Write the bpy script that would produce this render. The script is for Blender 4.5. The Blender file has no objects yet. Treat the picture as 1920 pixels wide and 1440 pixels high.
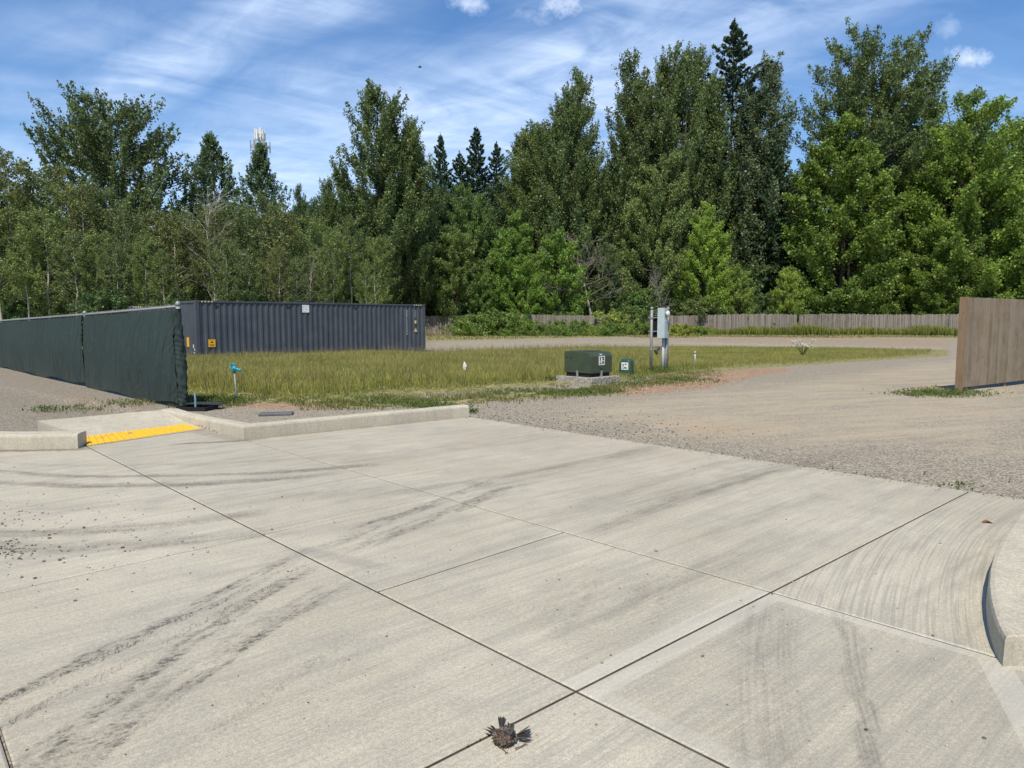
import bpy, bmesh, math, random
import numpy as np
from mathutils import Vector, Matrix
R = math.radians
random.seed(7)
rng = np.random.default_rng(7)
sc = bpy.context.scene
col = sc.collection

# ---------------------------------------------------------------- camera
FPX, HOR, EYE = 1330.0, 600.0, 1.65
TH = math.atan((720 - HOR) / FPX)
cam_d = bpy.data.cameras.new('camera')
cam_d.sensor_width = 36; cam_d.lens = 36 * FPX / 1920
cam_d.clip_start = 0.05; cam_d.clip_end = 4000
cam = bpy.data.objects.new('camera', cam_d); col.objects.link(cam)
cam.location = (0, 0, EYE); cam.rotation_euler = (math.pi / 2 - TH, 0, 0)
sc.camera = cam
sc.view_settings.view_transform = 'Standard'
sc.view_settings.look = 'None'
sc.view_settings.exposure = 0.31
sc.view_settings.gamma = 1.0
sc.render.engine = 'CYCLES'
sc.cycles.max_bounces = 6
sc.cycles.diffuse_bounces = 3
sc.cycles.transparent_max_bounces = 8
# ---------------------------------------------------------------- sun and sky
SUN_EL = R(57); SUN_AZ = math.atan2(-0.24, -0.97)          # azimuth from +Y towards +X
sd = Vector((math.sin(SUN_AZ) * math.cos(SUN_EL), math.cos(SUN_AZ) * math.cos(SUN_EL), math.sin(SUN_EL)))
sl = bpy.data.lights.new('sun', 'SUN'); sl.energy = 4.0; sl.angle = R(0.53); sl.color = (1.0, 0.94, 0.80)
so = bpy.data.objects.new('sun', sl); col.objects.link(so)
so.rotation_euler = sd.to_track_quat('Z', 'Y').to_euler(); so.location = (-10, -30, 40)


class NT:
    """small helper round a node tree"""
    def __init__(s, tree):
        s.t = tree; s.n = tree.nodes; s.l = tree.links
    def node(s, typ, **kw):
        nd = s.n.new(typ)
        for k, v in kw.items(): setattr(nd, k, v)
        return nd
    def put(s, sock, v):
        if isinstance(v, bpy.types.NodeSocket): s.l.new(v, sock)
        elif v is not None:
            try: sock.default_value = v
            except Exception:
                sock.default_value = tuple(v) + (1.0,)
    def m(s, op, a, b=None, c=None, clamp=False):
        nd = s.node('ShaderNodeMath', operation=op); nd.use_clamp = clamp
        s.put(nd.inputs[0], a)
        if b is not None: s.put(nd.inputs[1], b)
        if c is not None: s.put(nd.inputs[2], c)
        return nd.outputs[0]
    def vm(s, op, a, b=None, out=0):
        nd = s.node('ShaderNodeVectorMath', operation=op)
        s.put(nd.inputs[0], a)
        if b is not None: s.put(nd.inputs[1], b)
        return nd.outputs[out]
    def xyz(s, v):
        nd = s.node('ShaderNodeSeparateXYZ'); s.put(nd.inputs[0], v); return nd.outputs
    def cxyz(s, x, y, z):
        nd = s.node('ShaderNodeCombineXYZ')
        for i, v in enumerate((x, y, z)): s.put(nd.inputs[i], v)
        return nd.outputs[0]
    def ss(s, v, a, b, lo=0.0, hi=1.0):
        nd = s.node('ShaderNodeMapRange', interpolation_type='SMOOTHSTEP')
        s.put(nd.inputs[0], v); nd.inputs[1].default_value = a; nd.inputs[2].default_value = b
        nd.inputs[3].default_value = lo; nd.inputs[4].default_value = hi
        return nd.outputs[0]
    def noise(s, vec, scale, detail=3, rough=0.55, dist=0.0, out='Fac'):
        nd = s.node('ShaderNodeTexNoise'); s.put(nd.inputs['Vector'], vec)
        nd.inputs['Scale'].default_value = scale; nd.inputs['Detail'].default_value = detail
        nd.inputs['Roughness'].default_value = rough; nd.inputs['Distortion'].default_value = dist
        return nd.outputs[out]
    def vor(s, vec, scale, out='Distance', feature='F1'):
        nd = s.node('ShaderNodeTexVoronoi', feature=feature); s.put(nd.inputs['Vector'], vec)
        nd.inputs['Scale'].default_value = scale
        return nd.outputs[out]
    def mix(s, f, a, b, mode='MIX'):
        nd = s.node('ShaderNodeMix', data_type='RGBA', blend_type=mode)
        s.put(nd.inputs[0], f); s.put(nd.inputs[6], a if not isinstance(a, tuple) else a + (1,) if len(a) == 3 else a)
        s.put(nd.inputs[7], b if not isinstance(b, tuple) else b + (1,) if len(b) == 3 else b)
        return nd.outputs[2]
    def ramp(s, f, stops, interp='LINEAR'):
        nd = s.node('ShaderNodeValToRGB'); s.put(nd.inputs[0], f)
        cr = nd.color_ramp; cr.interpolation = interp
        while len(cr.elements) < len(stops): cr.elements.new(0.5)
        for e, (p, c) in zip(cr.elements, stops):
            e.position = p; e.color = tuple(c) + (1,) if len(c) == 3 else c
        return nd.outputs[0]
    def attr(s, name, out='Fac'):
        nd = s.node('ShaderNodeAttribute', attribute_name=name); return nd.outputs[out]
    def bump(s, h, strength=0.3, dist=0.01, normal=None):
        nd = s.node('ShaderNodeBump'); s.put(nd.inputs['Height'], h)
        nd.inputs['Strength'].default_value = strength; nd.inputs['Distance'].default_value = dist
        if normal is not None: s.put(nd.inputs['Normal'], normal)
        return nd.outputs[0]


w = bpy.data.worlds.new('World'); sc.world = w; w.use_nodes = True
T = NT(w.node_tree)
for n_ in list(T.n): T.n.remove(n_)
out = T.node('ShaderNodeOutputWorld'); bg = T.node('ShaderNodeBackground')
sky = T.node('ShaderNodeTexSky'); sky.sky_type = 'NISHITA'; sky.sun_disc = False
sky.sun_elevation = SUN_EL; sky.sun_rotation = SUN_AZ % (2 * math.pi); sky.altitude = 60
sky.air_density = 1.0; sky.dust_density = 0.5; sky.ozone_density = 2.0
tc = T.node('ShaderNodeTexCoord').outputs['Generated']
dx, dy, dz = T.xyz(tc)
den = T.m('ADD', T.m('MAXIMUM', dz, 0.0), 0.14)
u = T.m('DIVIDE', dx, den); v = T.m('DIVIDE', dy, den)
pl = T.cxyz(u, v, 0.0)
def rot2(ang, sx, sy, off=(0, 0)):
    c, s_ = math.cos(R(ang)), math.sin(R(ang))
    a = T.m('ADD', T.m('MULTIPLY', u, c * sx), T.m('MULTIPLY', v, s_ * sx))
    b = T.m('ADD', T.m('MULTIPLY', u, -s_ * sy), T.m('MULTIPLY', v, c * sy))
    return T.cxyz(T.m('ADD', a, off[0]), T.m('ADD', b, off[1]), 0.0)
big = T.noise(rot2(30, 0.75, 0.6, (3.1, 1.7)), 1.0, 3, 0.5, 0.3)
wisp = T.noise(rot2(24, 0.9, 2.0, (5.2, 0.4)), 1.5, 8, 0.58, 1.9)
fine = T.noise(rot2(-38, 0.8, 1.9, (1.0, 8.4)), 2.8, 7, 0.60, 1.4)
# broad veils of cirrus: where they lie in the sky (direction x/y , z/y)
sx_ = T.m('DIVIDE', dx, T.m('MAXIMUM', dy, 0.05)); sz_ = T.m('DIVIDE', dz, T.m('MAXIMUM', dy, 0.05))
def blob(cx, cz, rx, rz, ang=0.0, soft=(1.0, 0.0)):
    c, s_ = math.cos(R(ang)), math.sin(R(ang))
    ax = T.m('SUBTRACT', sx_, cx); az = T.m('SUBTRACT', sz_, cz)
    p_ = T.m('DIVIDE', T.m('ADD', T.m('MULTIPLY', ax, c), T.m('MULTIPLY', az, s_)), rx)
    q_ = T.m('DIVIDE', T.m('ADD', T.m('MULTIPLY', ax, -s_), T.m('MULTIPLY', az, c)), rz)
    d_ = T.m('SQRT', T.m('ADD', T.m('MULTIPLY', p_, p_), T.m('MULTIPLY', q_, q_)))
    return T.ss(d_, soft[0], soft[1])
def sky_at(px, py):
    x_ = (px - 960) / FPX; y_ = (720 - py) / FPX
    Y_ = math.cos(TH) + math.sin(TH) * y_; Z_ = -math.sin(TH) + math.cos(TH) * y_
    return x_ / Y_, Z_ / Y_
veils = None
for (px, py, rx, rz, ang, k) in [
        (370, 90, .36, .075, 27, .95), (560, 30, .30, .06, 14, .6), (620, 150, .24, .08, 10, .55),
        (900, 230, .60, .14, 6, 1.0), (1100, 130, .34, .17, 30, 1.0), (520, 330, .40, .12, 0, .85),
        (1500, 20, .50, .07, 14, .8), (1400, 110, .25, .05, 12, .6), (120, 200, .30, .05, -12, .45),
        (1750, 160, .35, .05, -6, .35), (200, 50, .25, .06, 5, .4), (50, 330, .3, .1, 0, .5)]:
    cx, cz = sky_at(px, py)
    b_ = T.m('MULTIPLY', blob(cx, cz, rx, rz, ang), k)
    veils = b_ if veils is None else T.m('MAXIMUM', veils, b_)
wf = T.m('ADD', T.m('MULTIPLY', wisp, 0.6), T.m('MULTIPLY', fine, 0.4))
streak = T.ss(wf, 0.30, 0.76)
cir = T.m('MULTIPLY', streak, T.m('ADD', T.m('MULTIPLY', veils, 0.88), 0.10))
cir = T.m('ADD', cir, T.m('MULTIPLY', T.m('MULTIPLY', veils, T.ss(big, 0.2, 0.6)), 0.42), clamp=True)
puffs = None
for (px, py, rx, rz, k) in [(1815, 108, .040, .019, .95), (1052, 14, .045, .022, .8), (884, 6, .035, .018, .85), (1775, 52, .03, .02, .35),
                            (1010, 30, .05, .02, .35)]:
    cx, cz = sky_at(px, py)
    wob = T.m('MULTIPLY', T.m('SUBTRACT', T.noise(T.cxyz(sx_, sz_, 0.0), 26, 7, 0.7), 0.5), 2.2)
    b_ = T.m('MULTIPLY', T.ss(T.m('ADD', blob(cx, cz, rx, rz, 0, (1.5, 0.0)), wob), 0.25, 1.25), k)
    puffs = b_ if puffs is None else T.m('MAXIMUM', puffs, b_)
cmask = T.m('MAXIMUM', cir, puffs)
cmask = T.m('MULTIPLY', cmask, T.ss(dz, -0.02, 0.03))
hsv = T.node('ShaderNodeHueSaturation'); hsv.inputs['Saturation'].default_value = 1.27; hsv.inputs['Hue'].default_value = 0.505; hsv.inputs['Value'].default_value = 1.0
T.l.new(sky.outputs[0], hsv.inputs['Color'])
skyc = T.mix(T.m('MULTIPLY', cmask, 0.86), hsv.outputs[0], T.mix(puffs, (5.3, 6.4, 8.2), (6.2, 6.8, 8.0)))
T.l.new(skyc, bg.inputs[0]); bg.inputs[1].default_value = 0.125
T.l.new(bg.outputs[0], out.inputs[0])

# ---------------------------------------------------------------- geometry helpers
def ray(px, py):
    x_ = (px - 960) / FPX; y_ = (720 - py) / FPX
    return Vector((x_, math.cos(TH) + math.sin(TH) * y_, -math.sin(TH) + math.cos(TH) * y_))
def G(px, py, z=0.0):
    d = ray(px, py); t = (z - EYE) / d.z
    return Vector((d.x * t, d.y * t, z))
def at(px, py, Y):
    d = ray(px, py); t = Y / d.y
    return Vector((d.x * t, Y, EYE + d.z * t))
def sstep(a, b, x):
    t = np.clip((x - a) / (b - a), 0, 1); return t * t * (3 - 2 * t)

KC = G(458, 824); KE = G(880, 781); KR = G(300, 768, 0.20)       # kerb corner, kerb far end, ramp kerb back end
def line_sd(p, q, X, Y):
    """signed distance to the line p->q, positive to its left"""
    dx_, dy_ = q.x - p.x, q.y - p.y; L = math.hypot(dx_, dy_)
    return (dx_ * (Y - p.y) - dy_ * (X - p.x)) / L
def zt(X, Y):
    X = np.asarray(X, float); Y = np.asarray(Y, float)
    z = -0.018 - 0.10 * sstep(14, 32, Y) + 0.42 * sstep(42, 66, Y)
    a = line_sd(KC, KE, X, Y)                       # >0 beyond the front kerb
    b = line_sd(KR, KC, X, Y)                       # >0 on the island side of the ramp kerb
    e = (KE.x + (Y - KE.y) * -0.1) - X                 # >0 left of the kerb's far end
    m_ = sstep(0.05, 0.22, a) * sstep(0.04, 0.2, b) * sstep(-0.2, 2.2, e)
    z = z + 0.17 * m_ * np.exp(-np.maximum(a, 0) / 7.0)
    lf = sstep(0.1, 1.2, -b) * sstep(9.0, 10.5, Y) * sstep(-5.0, -7.5, X)
    z = z + 0.05 * lf
    z = z + 0.012 * np.sin(X * 1.3 + Y * .7) * np.sin(Y * 1.1 - X * .4) * sstep(12, 16, Y)
    return z
def ztf(x, y): return float(zt(x, y))
def onG(px, py):
    z = 0.0
    for _ in range(12):
        p = G(px, py, z); z = ztf(p.x, p.y)
    return G(px, py, z)

class MB:
    def __init__(s): s.v = []; s.f = []; s.mi = []; s.n = 0; s.cur = 0
    def add(s, vs, fs):
        o = len(s.v); s.v.extend([tuple(p) for p in vs]); s.f.extend([tuple(i + o for i in f) for f in fs]); s.mi.extend([s.cur] * len(fs))
    def box(s, c, size, rz=0.0, taper=None):
        hx, hy, hz = size[0] / 2, size[1] / 2, size[2] / 2
        cs, sn = math.cos(rz), math.sin(rz); vs = []
        for z in (-1, 1):
            k = taper if (taper and z > 0) else 1
            for x, y in ((-1, -1), (1, -1), (1, 1), (-1, 1)):
                a, b = x * hx * k, y * hy * k
                vs.append((c[0] + a * cs - b * sn, c[1] + a * sn + b * cs, c[2] + z * hz))
        s.add(vs, [(0, 3, 2, 1), (4, 5, 6, 7), (0, 1, 5, 4), (1, 2, 6, 5), (2, 3, 7, 6), (3, 0, 4, 7)])
    def prism(s, poly, z0, z1):
        n = len(poly); zf = lambda z, p: z(p) if callable(z) else z
        vs = [(p[0], p[1], zf(z0, p)) for p in poly] + [(p[0], p[1], zf(z1, p)) for p in poly]
        s.add(vs, [tuple(range(n - 1, -1, -1)), tuple(range(n, 2 * n))] + [(i, (i + 1) % n, n + (i + 1) % n, n + i) for i in range(n)])
    def tube(s, pts, r, n=8, cap=True):
        pts = [Vector(p) for p in pts]; rs = r if isinstance(r, (list, tuple)) else [r] * len(pts)
        vs = []; fs = []; prev = None
        for i, p in enumerate(pts):
            d = (pts[min(i + 1, len(pts) - 1)] - pts[max(i - 1, 0)])
            d = d.normalized() if d.length > 1e-9 else Vector((0, 0, 1))
            if prev is None:
                a = d.cross(Vector((0, 0, 1)) if abs(d.z) < .9 else Vector((1, 0, 0))).normalized()
            else:
                a = (prev - d * prev.dot(d)).normalized()
            prev = a; b = d.cross(a)
            for k in range(n):
                t = 2 * math.pi * k / n
                vs.append(p + (a * math.cos(t) + b * math.sin(t)) * rs[i])
        for i in range(len(pts) - 1):
            for k in range(n):
                fs.append((i * n + k, i * n + (k + 1) % n, (i + 1) * n + (k + 1) % n, (i + 1) * n + k))
        if cap:
            fs.append(tuple(range(n - 1, -1, -1))); fs.append(tuple((len(pts) - 1) * n + k for k in range(n)))
        s.add(vs, fs)
    def lathe(s, c, prof, n=14):
        """prof: list of (radius, z)"""
        vs = []; fs = []
        for r_, z in prof:
            for k in range(n):
                t = 2 * math.pi * k / n; vs.append((c[0] + r_ * math.cos(t), c[1] + r_ * math.sin(t), c[2] + z))
        for i in range(len(prof) - 1):
            for k in range(n): fs.append((i * n + k, i * n + (k + 1) % n, (i + 1) * n + (k + 1) % n, (i + 1) * n + k))
        fs.append(tuple(range(n - 1, -1, -1))); fs.append(tuple((len(prof) - 1) * n + k for k in range(n)))
        s.add(vs, fs)
    def quad(s, a, b, c, d): s.add([a, b, c, d], [(0, 1, 2, 3)])
    def build(s, name, mat, parent=None, smooth=False, bevel=0, loc=None):
        me = bpy.data.meshes.new(name); me.from_pydata(s.v, [], s.f)
        mats = mat if isinstance(mat, (list, tuple)) else [mat]
        for m_ in mats: me.materials.append(m_)
        if len(mats) > 1: me.polygons.foreach_set('material_index', s.mi)
        if smooth: me.polygons.foreach_set('use_smooth', [True] * len(me.polygons))
        me.update()
        o = bpy.data.objects.new(name, me); col.objects.link(o)
        if parent: o.parent = parent
        if loc: o.location = loc
        if bevel:
            b = o.modifiers.new('bevel', 'BEVEL'); b.width = bevel; b.segments = 2; b.limit_method = 'ANGLE'
        return o
def tag(o, label=None, cat=None, group=None, kind=None):
    if label: o['label'] = label
    if cat: o['category'] = cat
    if group: o['group'] = group
    if kind: o['kind'] = kind
    return o
def empty(name, loc, rz=0.0, label=None, cat=None, group=None):
    o = bpy.data.objects.new(name, None); col.objects.link(o); o.empty_display_size = .2
    o.location = loc; o.rotation_euler = (0, 0, rz); return tag(o, label, cat, group)
def copy_tree(o, parent=None):
    c = o.copy(); col.objects.link(c); c.parent = parent
    for ch in [q for q in bpy.data.objects if q.parent == o]: copy_tree(ch, c)
    return c

def npmesh(name, V, F4, mat, parent=None, attrs=None, smooth=False):
    """V (n,3), F4 (m,k) equal sized faces"""
    me = bpy.data.meshes.new(name); V = np.asarray(V, np.float32); F4 = np.asarray(F4, np.int32)
    k = F4.shape[1]
    me.vertices.add(len(V)); me.vertices.foreach_set('co', V.ravel())
    me.loops.add(F4.size); me.loops.foreach_set('vertex_index', F4.ravel())
    me.polygons.add(len(F4)); me.polygons.foreach_set('loop_start', np.arange(0, F4.size, k, dtype=np.int32))
    if smooth: me.polygons.foreach_set('use_smooth', np.ones(len(F4), bool))
    for a, vals in (attrs or {}).items():
        at_ = me.attributes.new(a, 'FLOAT', 'POINT'); at_.data.foreach_set('value', np.asarray(vals, np.float32))
    me.update(calc_edges=True); me.validate()
    me.materials.append(mat)
    o = bpy.data.objects.new(name, me); col.objects.link(o)
    if parent: o.parent = parent
    return o

# ---------------------------------------------------------------- materials
def mat(name, fn):
    m_ = bpy.data.materials.new(name); m_.use_nodes = True
    t = NT(m_.node_tree)
    for n_ in list(t.n): t.n.remove(n_)
    o = t.node('ShaderNodeOutputMaterial'); b = t.node('ShaderNodeBsdfPrincipled')
    t.l.new(b.outputs[0], o.inputs[0]); t.o = o; t.b = b
    fn(t); return m_
def setb(t, color=None, rough=None, metal=None, spec=None, normal=None):
    if color is not None: t.put(t.b.inputs['Base Color'], color if not isinstance(color, tuple) else color + (1,))
    if rough is not None: t.put(t.b.inputs['Roughness'], rough)
    if metal is not None: t.put(t.b.inputs['Metallic'], metal)
    if spec is not None: t.put(t.b.inputs['Specular IOR Level'], spec)
    if normal is not None: t.put(t.b.inputs['Normal'], normal)
def pos(t): return t.node('ShaderNodeNewGeometry').outputs['Position']
def objc(t): return t.node('ShaderNodeTexCoord').outputs['Object']
def simple(name, c, rough=0.6, metal=0.0, spec=0.4, var=0.18, scale=9.0, bumpk=0.15, dirt=None):
    def fn(t):
        p = objc(t); n1 = t.noise(p, scale, 4, 0.6); n2 = t.noise(p, scale * 9, 3, 0.6)
        k = t.m('ADD', t.m('MULTIPLY', n1, 0.65), t.m('MULTIPLY', n2, 0.35))
        lo = tuple(x * (1 - var) for x in c); hi = tuple(min(1, x * (1 + var)) for x in c)
        cc = t.mix(t.ss(k, 0.3, 0.7), lo, hi)
        if dirt:
            cc = t.mix(t.m('MULTIPLY', t.ss(n1, 0.45, 0.7), 0.6), cc, dirt)
        setb(t, cc, t.ss(n1, 0.3, 0.7, rough * 0.85, min(1, rough * 1.15)), metal, spec, t.bump(n2, bumpk, 0.004))
    return mat(name, fn)

# ---- concrete pavement -------------------------------------------------
def circ3(p1, p2, p3):
    ax, ay, bx_, by, cx, cy = p1.x, p1.y, p2.x, p2.y, p3.x, p3.y
    d = 2 * (ax * (by - cy) + bx_ * (cy - ay) + cx * (ay - by))
    ux = ((ax*ax+ay*ay)*(by-cy)+(bx_*bx_+by*by)*(cy-ay)+(cx*cx+cy*cy)*(ay-by))/d
    uy = ((ax*ax+ay*ay)*(cx-bx_)+(bx_*bx_+by*by)*(ax-cx)+(cx*cx+cy*cy)*(bx_-ax))/d
    return ux, uy, math.hypot(ax - ux, ay - uy)
J1a, X1 = G(165, 838), G(1080, 1295)
J2a, X2 = G(465, 826), G(1440, 1108)
J2b = G(1885, 1232)
D2 = G(1815, 922)
KRc = circ3(G(1920, 945, .15), G(1857, 1062, .15), G(1885, 1185, .15))     # right kerb arc (its top edge)
# tyre marks: three pixels on the ground, half width m, strength, kind, softness at ends (start x, end x in metres)
TY = [((20, 1310), (230, 1215), (560, 1050), .03, .60, 1, None, G(600, 1030)),
      ((160, 1440), (420, 1240), (650, 1100), .035, .60, 1, None, G(660, 1095)),
      ((30, 1350), (280, 1220), (590, 1050), .03, .45, 1, None, G(610, 1040)),
      ((300, 1440), (520, 1290), (760, 1120), .05, .30, 1, G(330, 1440), G(700, 1140)),
      ((1180, 1180), (1230, 1110), (1320, 1050), .16, .18, 3, G(1150, 1210), G(1340, 1040)),
      ((640, 870), (900, 835), (1200, 800), .30, .16, 0, None, None),
      ((0, 950), (330, 945), (760, 915), .25, .14, 0, None, None),
      ((1180, 960), (1400, 890), (1640, 840), .25, .16, 0, None, None),
      ((1100, 1000), (1300, 930), (1560, 860), .07, .26, 0, None, None),
      ((640, 1000), (820, 945), (1010, 905), .03, .55, 1, G(600, 1020), G(1020, 900)),
      ((75, 1280), (265, 1185), (580, 1030), .045, .75, 1, None, G(620, 1015)),
      ((65, 1425), (300, 1245), (600, 1058), .055, .85, 1, None, G(650, 1035)),
      ((120, 1440), (430, 1215), (680, 1075), .10, .42, 1, None, G(700, 1060)),
      ((520, 1180), (580, 1145), (660, 1095), .05, .30, 1, G(560, 1160), G(680, 1090)),
      ((650, 1035), (800, 975), (960, 915), .09, .60, 1, G(600, 1050), G(1010, 900)),
      ((600, 1030), (760, 965), (930, 900), .07, .50, 1, G(560, 1050), G(960, 890)),
      ((900, 920), (1060, 880), (1240, 838), .20, .22, 0, G(700, 980), G(1300, 830)),
      ((740, 925), (960, 890), (1200, 845), .09, .30, 0, G(650, 940), None),
      ((0, 885), (330, 893), (700, 872), .075, .62, 2, None, G(1000, 845)),
      ((0, 905), (250, 911), (600, 891), .10, .60, 2, None, G(1000, 850)),
      ((0, 868), (330, 872), (640, 855), .07, .20, 0, None, G(700, 850)),
      ((0, 1000), (230, 992), (480, 962), .12, .50, 2, None, G(560, 950)),
      ((0, 1025), (230, 1024), (500, 998), .14, .50, 2, None, G(600, 980)),
      ((1575, 1150), (1585, 1240), (1612, 1360), .028, .34, 2, None, None),
      ((1598, 1150), (1606, 1240), (1634, 1360), .028, .32, 2, None, None),
      ((1440, 1140), (1430, 1240), (1440, 1400), .16, .22, 0, None, None),
      ((1480, 1010), (1280, 1090), (1100, 1180), .16, .16, 0, None, None),
      ((1000, 1190), (1060, 1120), (1150, 1060), .20, .22, 3, G(960, 1220), G(1180, 1050)),
      ((1120, 1000), (1300, 930), (1500, 870), .14, .20, 0, None, None),
      ((1000, 990), (1230, 905), (1450, 850), .12, .17, 0, None, None),
      ((1330, 1010), (1480, 950), (1650, 890), .12, .18, 0, None, None)]
def concrete_fn(kind):
    def fn(t):
        p = pos(t); x, y, z = t.xyz(p)
        flat = t.cxyz(x, y, 0.0)
        large = t.noise(flat, 0.55, 4, 0.6); mid = t.noise(flat, 3.2, 5, 0.65); spk = t.noise(p, 130, 2, 0.7); spk2 = t.noise(p, 45, 3, 0.7)
        grit = t.vor(p, 95)
        base = t.mix(t.ss(large, 0.32, 0.7), (0.455, 0.396, 0.285), (0.560, 0.498, 0.372))
        base = t.mix(t.m('MULTIPLY', t.ss(mid, 0.42, 0.72), 0.42), base, (0.33, 0.295, 0.235))
        blotch = t.noise(flat, 0.9, 6, 0.7, 0.6)
        base = t.mix(t.m('MULTIPLY', t.ss(blotch, 0.50, 0.68), 0.30), base, (0.27, 0.25, 0.22))
        f2 = t.m('ADD', t.m('MULTIPLY', spk, 0.6), t.m('MULTIPLY', spk2, 0.4))
        base = t.mix(t.ss(f2, 0.34, 0.68, 0.0, 1.0), t.mix(0.36, base, (0.10, 0.09, 0.08)), t.mix(0.22, base, (0.85, 0.82, 0.74)))
        h = f2
        if kind == 'pave':
            # broom finish: streaks square to the traffic, each slab at its own angle
            ang = t.attr('broom'); tint = t.attr('tint')
            ca, sa = t.m('COSINE', ang), t.m('SINE', ang)
            al = t.m('ADD', t.m('MULTIPLY', x, ca), t.m('MULTIPLY', y, sa))
            ac = t.m('SUBTRACT', t.m('MULTIPLY', y, ca), t.m('MULTIPLY', x, sa))
            b1 = t.noise(t.cxyz(t.m('MULTIPLY', al, 2.2), t.m('MULTIPLY', ac, 85.0), 0.0), 1.0, 3, 0.6, 0.2)
            b2 = t.noise(t.cxyz(t.m('MULTIPLY', al, 0.5), t.m('MULTIPLY', ac, 9.0), 3.0), 1.0, 3, 0.6, 0.3)
            # the curved corner slab was broomed round the kerb
            rr = t.m('SQRT', t.m('ADD', t.m('POWER', t.m('SUBTRACT', x, KRc[0]), 2.0), t.m('POWER', t.m('SUBTRACT', y, KRc[1]), 2.0)))
            th = t.m('ARCTAN2', t.m('SUBTRACT', y, KRc[1]), t.m('SUBTRACT', x, KRc[0]))
            b3 = t.noise(t.cxyz(t.m('MULTIPLY', th, 7.0), t.m('MULTIPLY', rr, 52.0), 0.0), 1.0, 3, 0.65, 0.3)
            cur = t.attr('curved')
            broom = t.m('ADD', t.m('MULTIPLY', b1, t.m('SUBTRACT', 1.0, cur)), t.m('MULTIPLY', b3, cur))
            base = t.mix(t.m('MULTIPLY', t.ss(broom, 0.58, 0.36), t.m('ADD', 0.26, t.m('MULTIPLY', cur, 0.20))), base, (0.22, 0.205, 0.18))
            base = t.mix(t.m('MULTIPLY', t.ss(b2, 0.42, 0.72), 0.36), base, (0.24, 0.222, 0.19))
            base = t.mix(1.0, base, t.cxyz(tint, tint, tint), 'MULTIPLY')
            # trowelled margins beside some of the joints
            def seg(a, b, s0=None, s1=None):
                d_ = b - a; L = math.hypot(d_.x, d_.y); nx, ny = -d_.y / L, d_.x / L
                q = t.m('ADD', t.m('MULTIPLY', t.m('SUBTRACT', x, a.x), nx), t.m('MULTIPLY', t.m('SUBTRACT', y, a.y), ny))
                s = t.m('ADD', t.m('MULTIPLY', t.m('SUBTRACT', x, a.x), d_.x / L), t.m('MULTIPLY', t.m('SUBTRACT', y, a.y), d_.y / L))
                return q, s, L
            q, s, L = seg(X1, X2)
            mk = t.m('MULTIPLY', t.ss(t.m('ABSOLUTE', t.m('ADD', q, 0.01)), 0.112, 0.104), t.m('MULTIPLY', t.ss(s, -.02, 0.02), t.ss(s, L + .03, L)))
            q2, s2, L2 = seg(X2, J2b)
            mk2 = t.m('MULTIPLY', t.m('MULTIPLY', t.ss(q2, -0.115, -0.107), t.ss(q2, 0.0, -0.004)), t.ss(s2, 0.0, 0.03))
            q3, s3, L3 = seg(J2b, G(1920, 1290))
            mk3 = t.m('MULTIPLY', t.m('MULTIPLY', t.ss(q3, -0.135, -0.127), t.ss(q3, 0.01, 0.0)), t.ss(q2, 0.0, -0.02))
            q4, s4, L4 = seg(X1, G(1375, 1440))
            mk4 = t.m('MULTIPLY', t.m('MULTIPLY', t.m('MULTIPLY', t.ss(q4, 0.105, 0.097), t.ss(q4, 0.0, 0.004)), t.ss(s4, 0.0, 0.03)), 0.55)
            mk = t.m('MAXIMUM', t.m('MAXIMUM', mk, mk2), t.m('MAXIMUM', mk3, mk4))
            mk = t.m('MULTIPLY', mk, t.ss(mid, 0.2, 0.5, 0.45, 1.0))
            base = t.mix(t.m('MULTIPLY', mk, 0.27), base, (0.60, 0.575, 0.50))
            # silt left along the kerbs and at the gravel edge
            def silt(a, b, w_, st, colr, side=0):
                nonlocal base
                d_ = b - a; L = math.hypot(d_.x, d_.y); nx, ny = -d_.y / L, d_.x / L
                q = t.m('ADD', t.m('MULTIPLY', t.m('SUBTRACT', x, a.x), nx), t.m('MULTIPLY', t.m('SUBTRACT', y, a.y), ny))
                s = t.m('ADD', t.m('MULTIPLY', t.m('SUBTRACT', x, a.x), d_.x / L), t.m('MULTIPLY', t.m('SUBTRACT', y, a.y), d_.y / L))
                nn = t.noise(flat, 5.0, 4, 0.7)
                mm = t.ss(t.m('ADD', t.m('ABSOLUTE', q), t.m('MULTIPLY', t.m('SUBTRACT', nn, 0.5), w_ * 1.8)), w_, w_ * 0.2)
                mm = t.m('MULTIPLY', mm, t.m('MULTIPLY', t.ss(s, -.25, .05), t.ss(s, L + .3, L - .1)))
                base = t.mix(t.m('MULTIPLY', mm, st), base, colr)
            silt(KC, KE, 0.13, 0.75, (0.17, 0.14, 0.105))
            silt(G(0, 845), G(150, 842), 0.17, 0.85, (0.16, 0.125, 0.09))
            silt(G(370, 806), KC, 0.30, 0.55, (0.20, 0.175, 0.14))
            silt(G(345, 832), G(460, 826), 0.10, 0.7, (0.14, 0.125, 0.10))
            silt(KE, G(1250, 836), 0.10, 0.5, (0.26, 0.22, 0.16))
            silt(G(700, 1060), G(560, 1030), 0.10, 0.25, (0.15, 0.14, 0.13))
            # pink brown mud film tracked from the drive
            pk = t.m('MULTIPLY', t.m('MULTIPLY', t.ss(y, 6.0, 10.5), t.ss(x, -3.0, 0.0)), t.ss(t.noise(t.cxyz(t.m('MULTIPLY', x, 0.4), t.m('MULTIPLY', y, 1.6), 0.0), 1.0, 4, 0.6), 0.4, 0.65))
            base = t.mix(t.m('MULTIPLY', pk, 0.35), base, (0.42, 0.335, 0.25))
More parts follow.
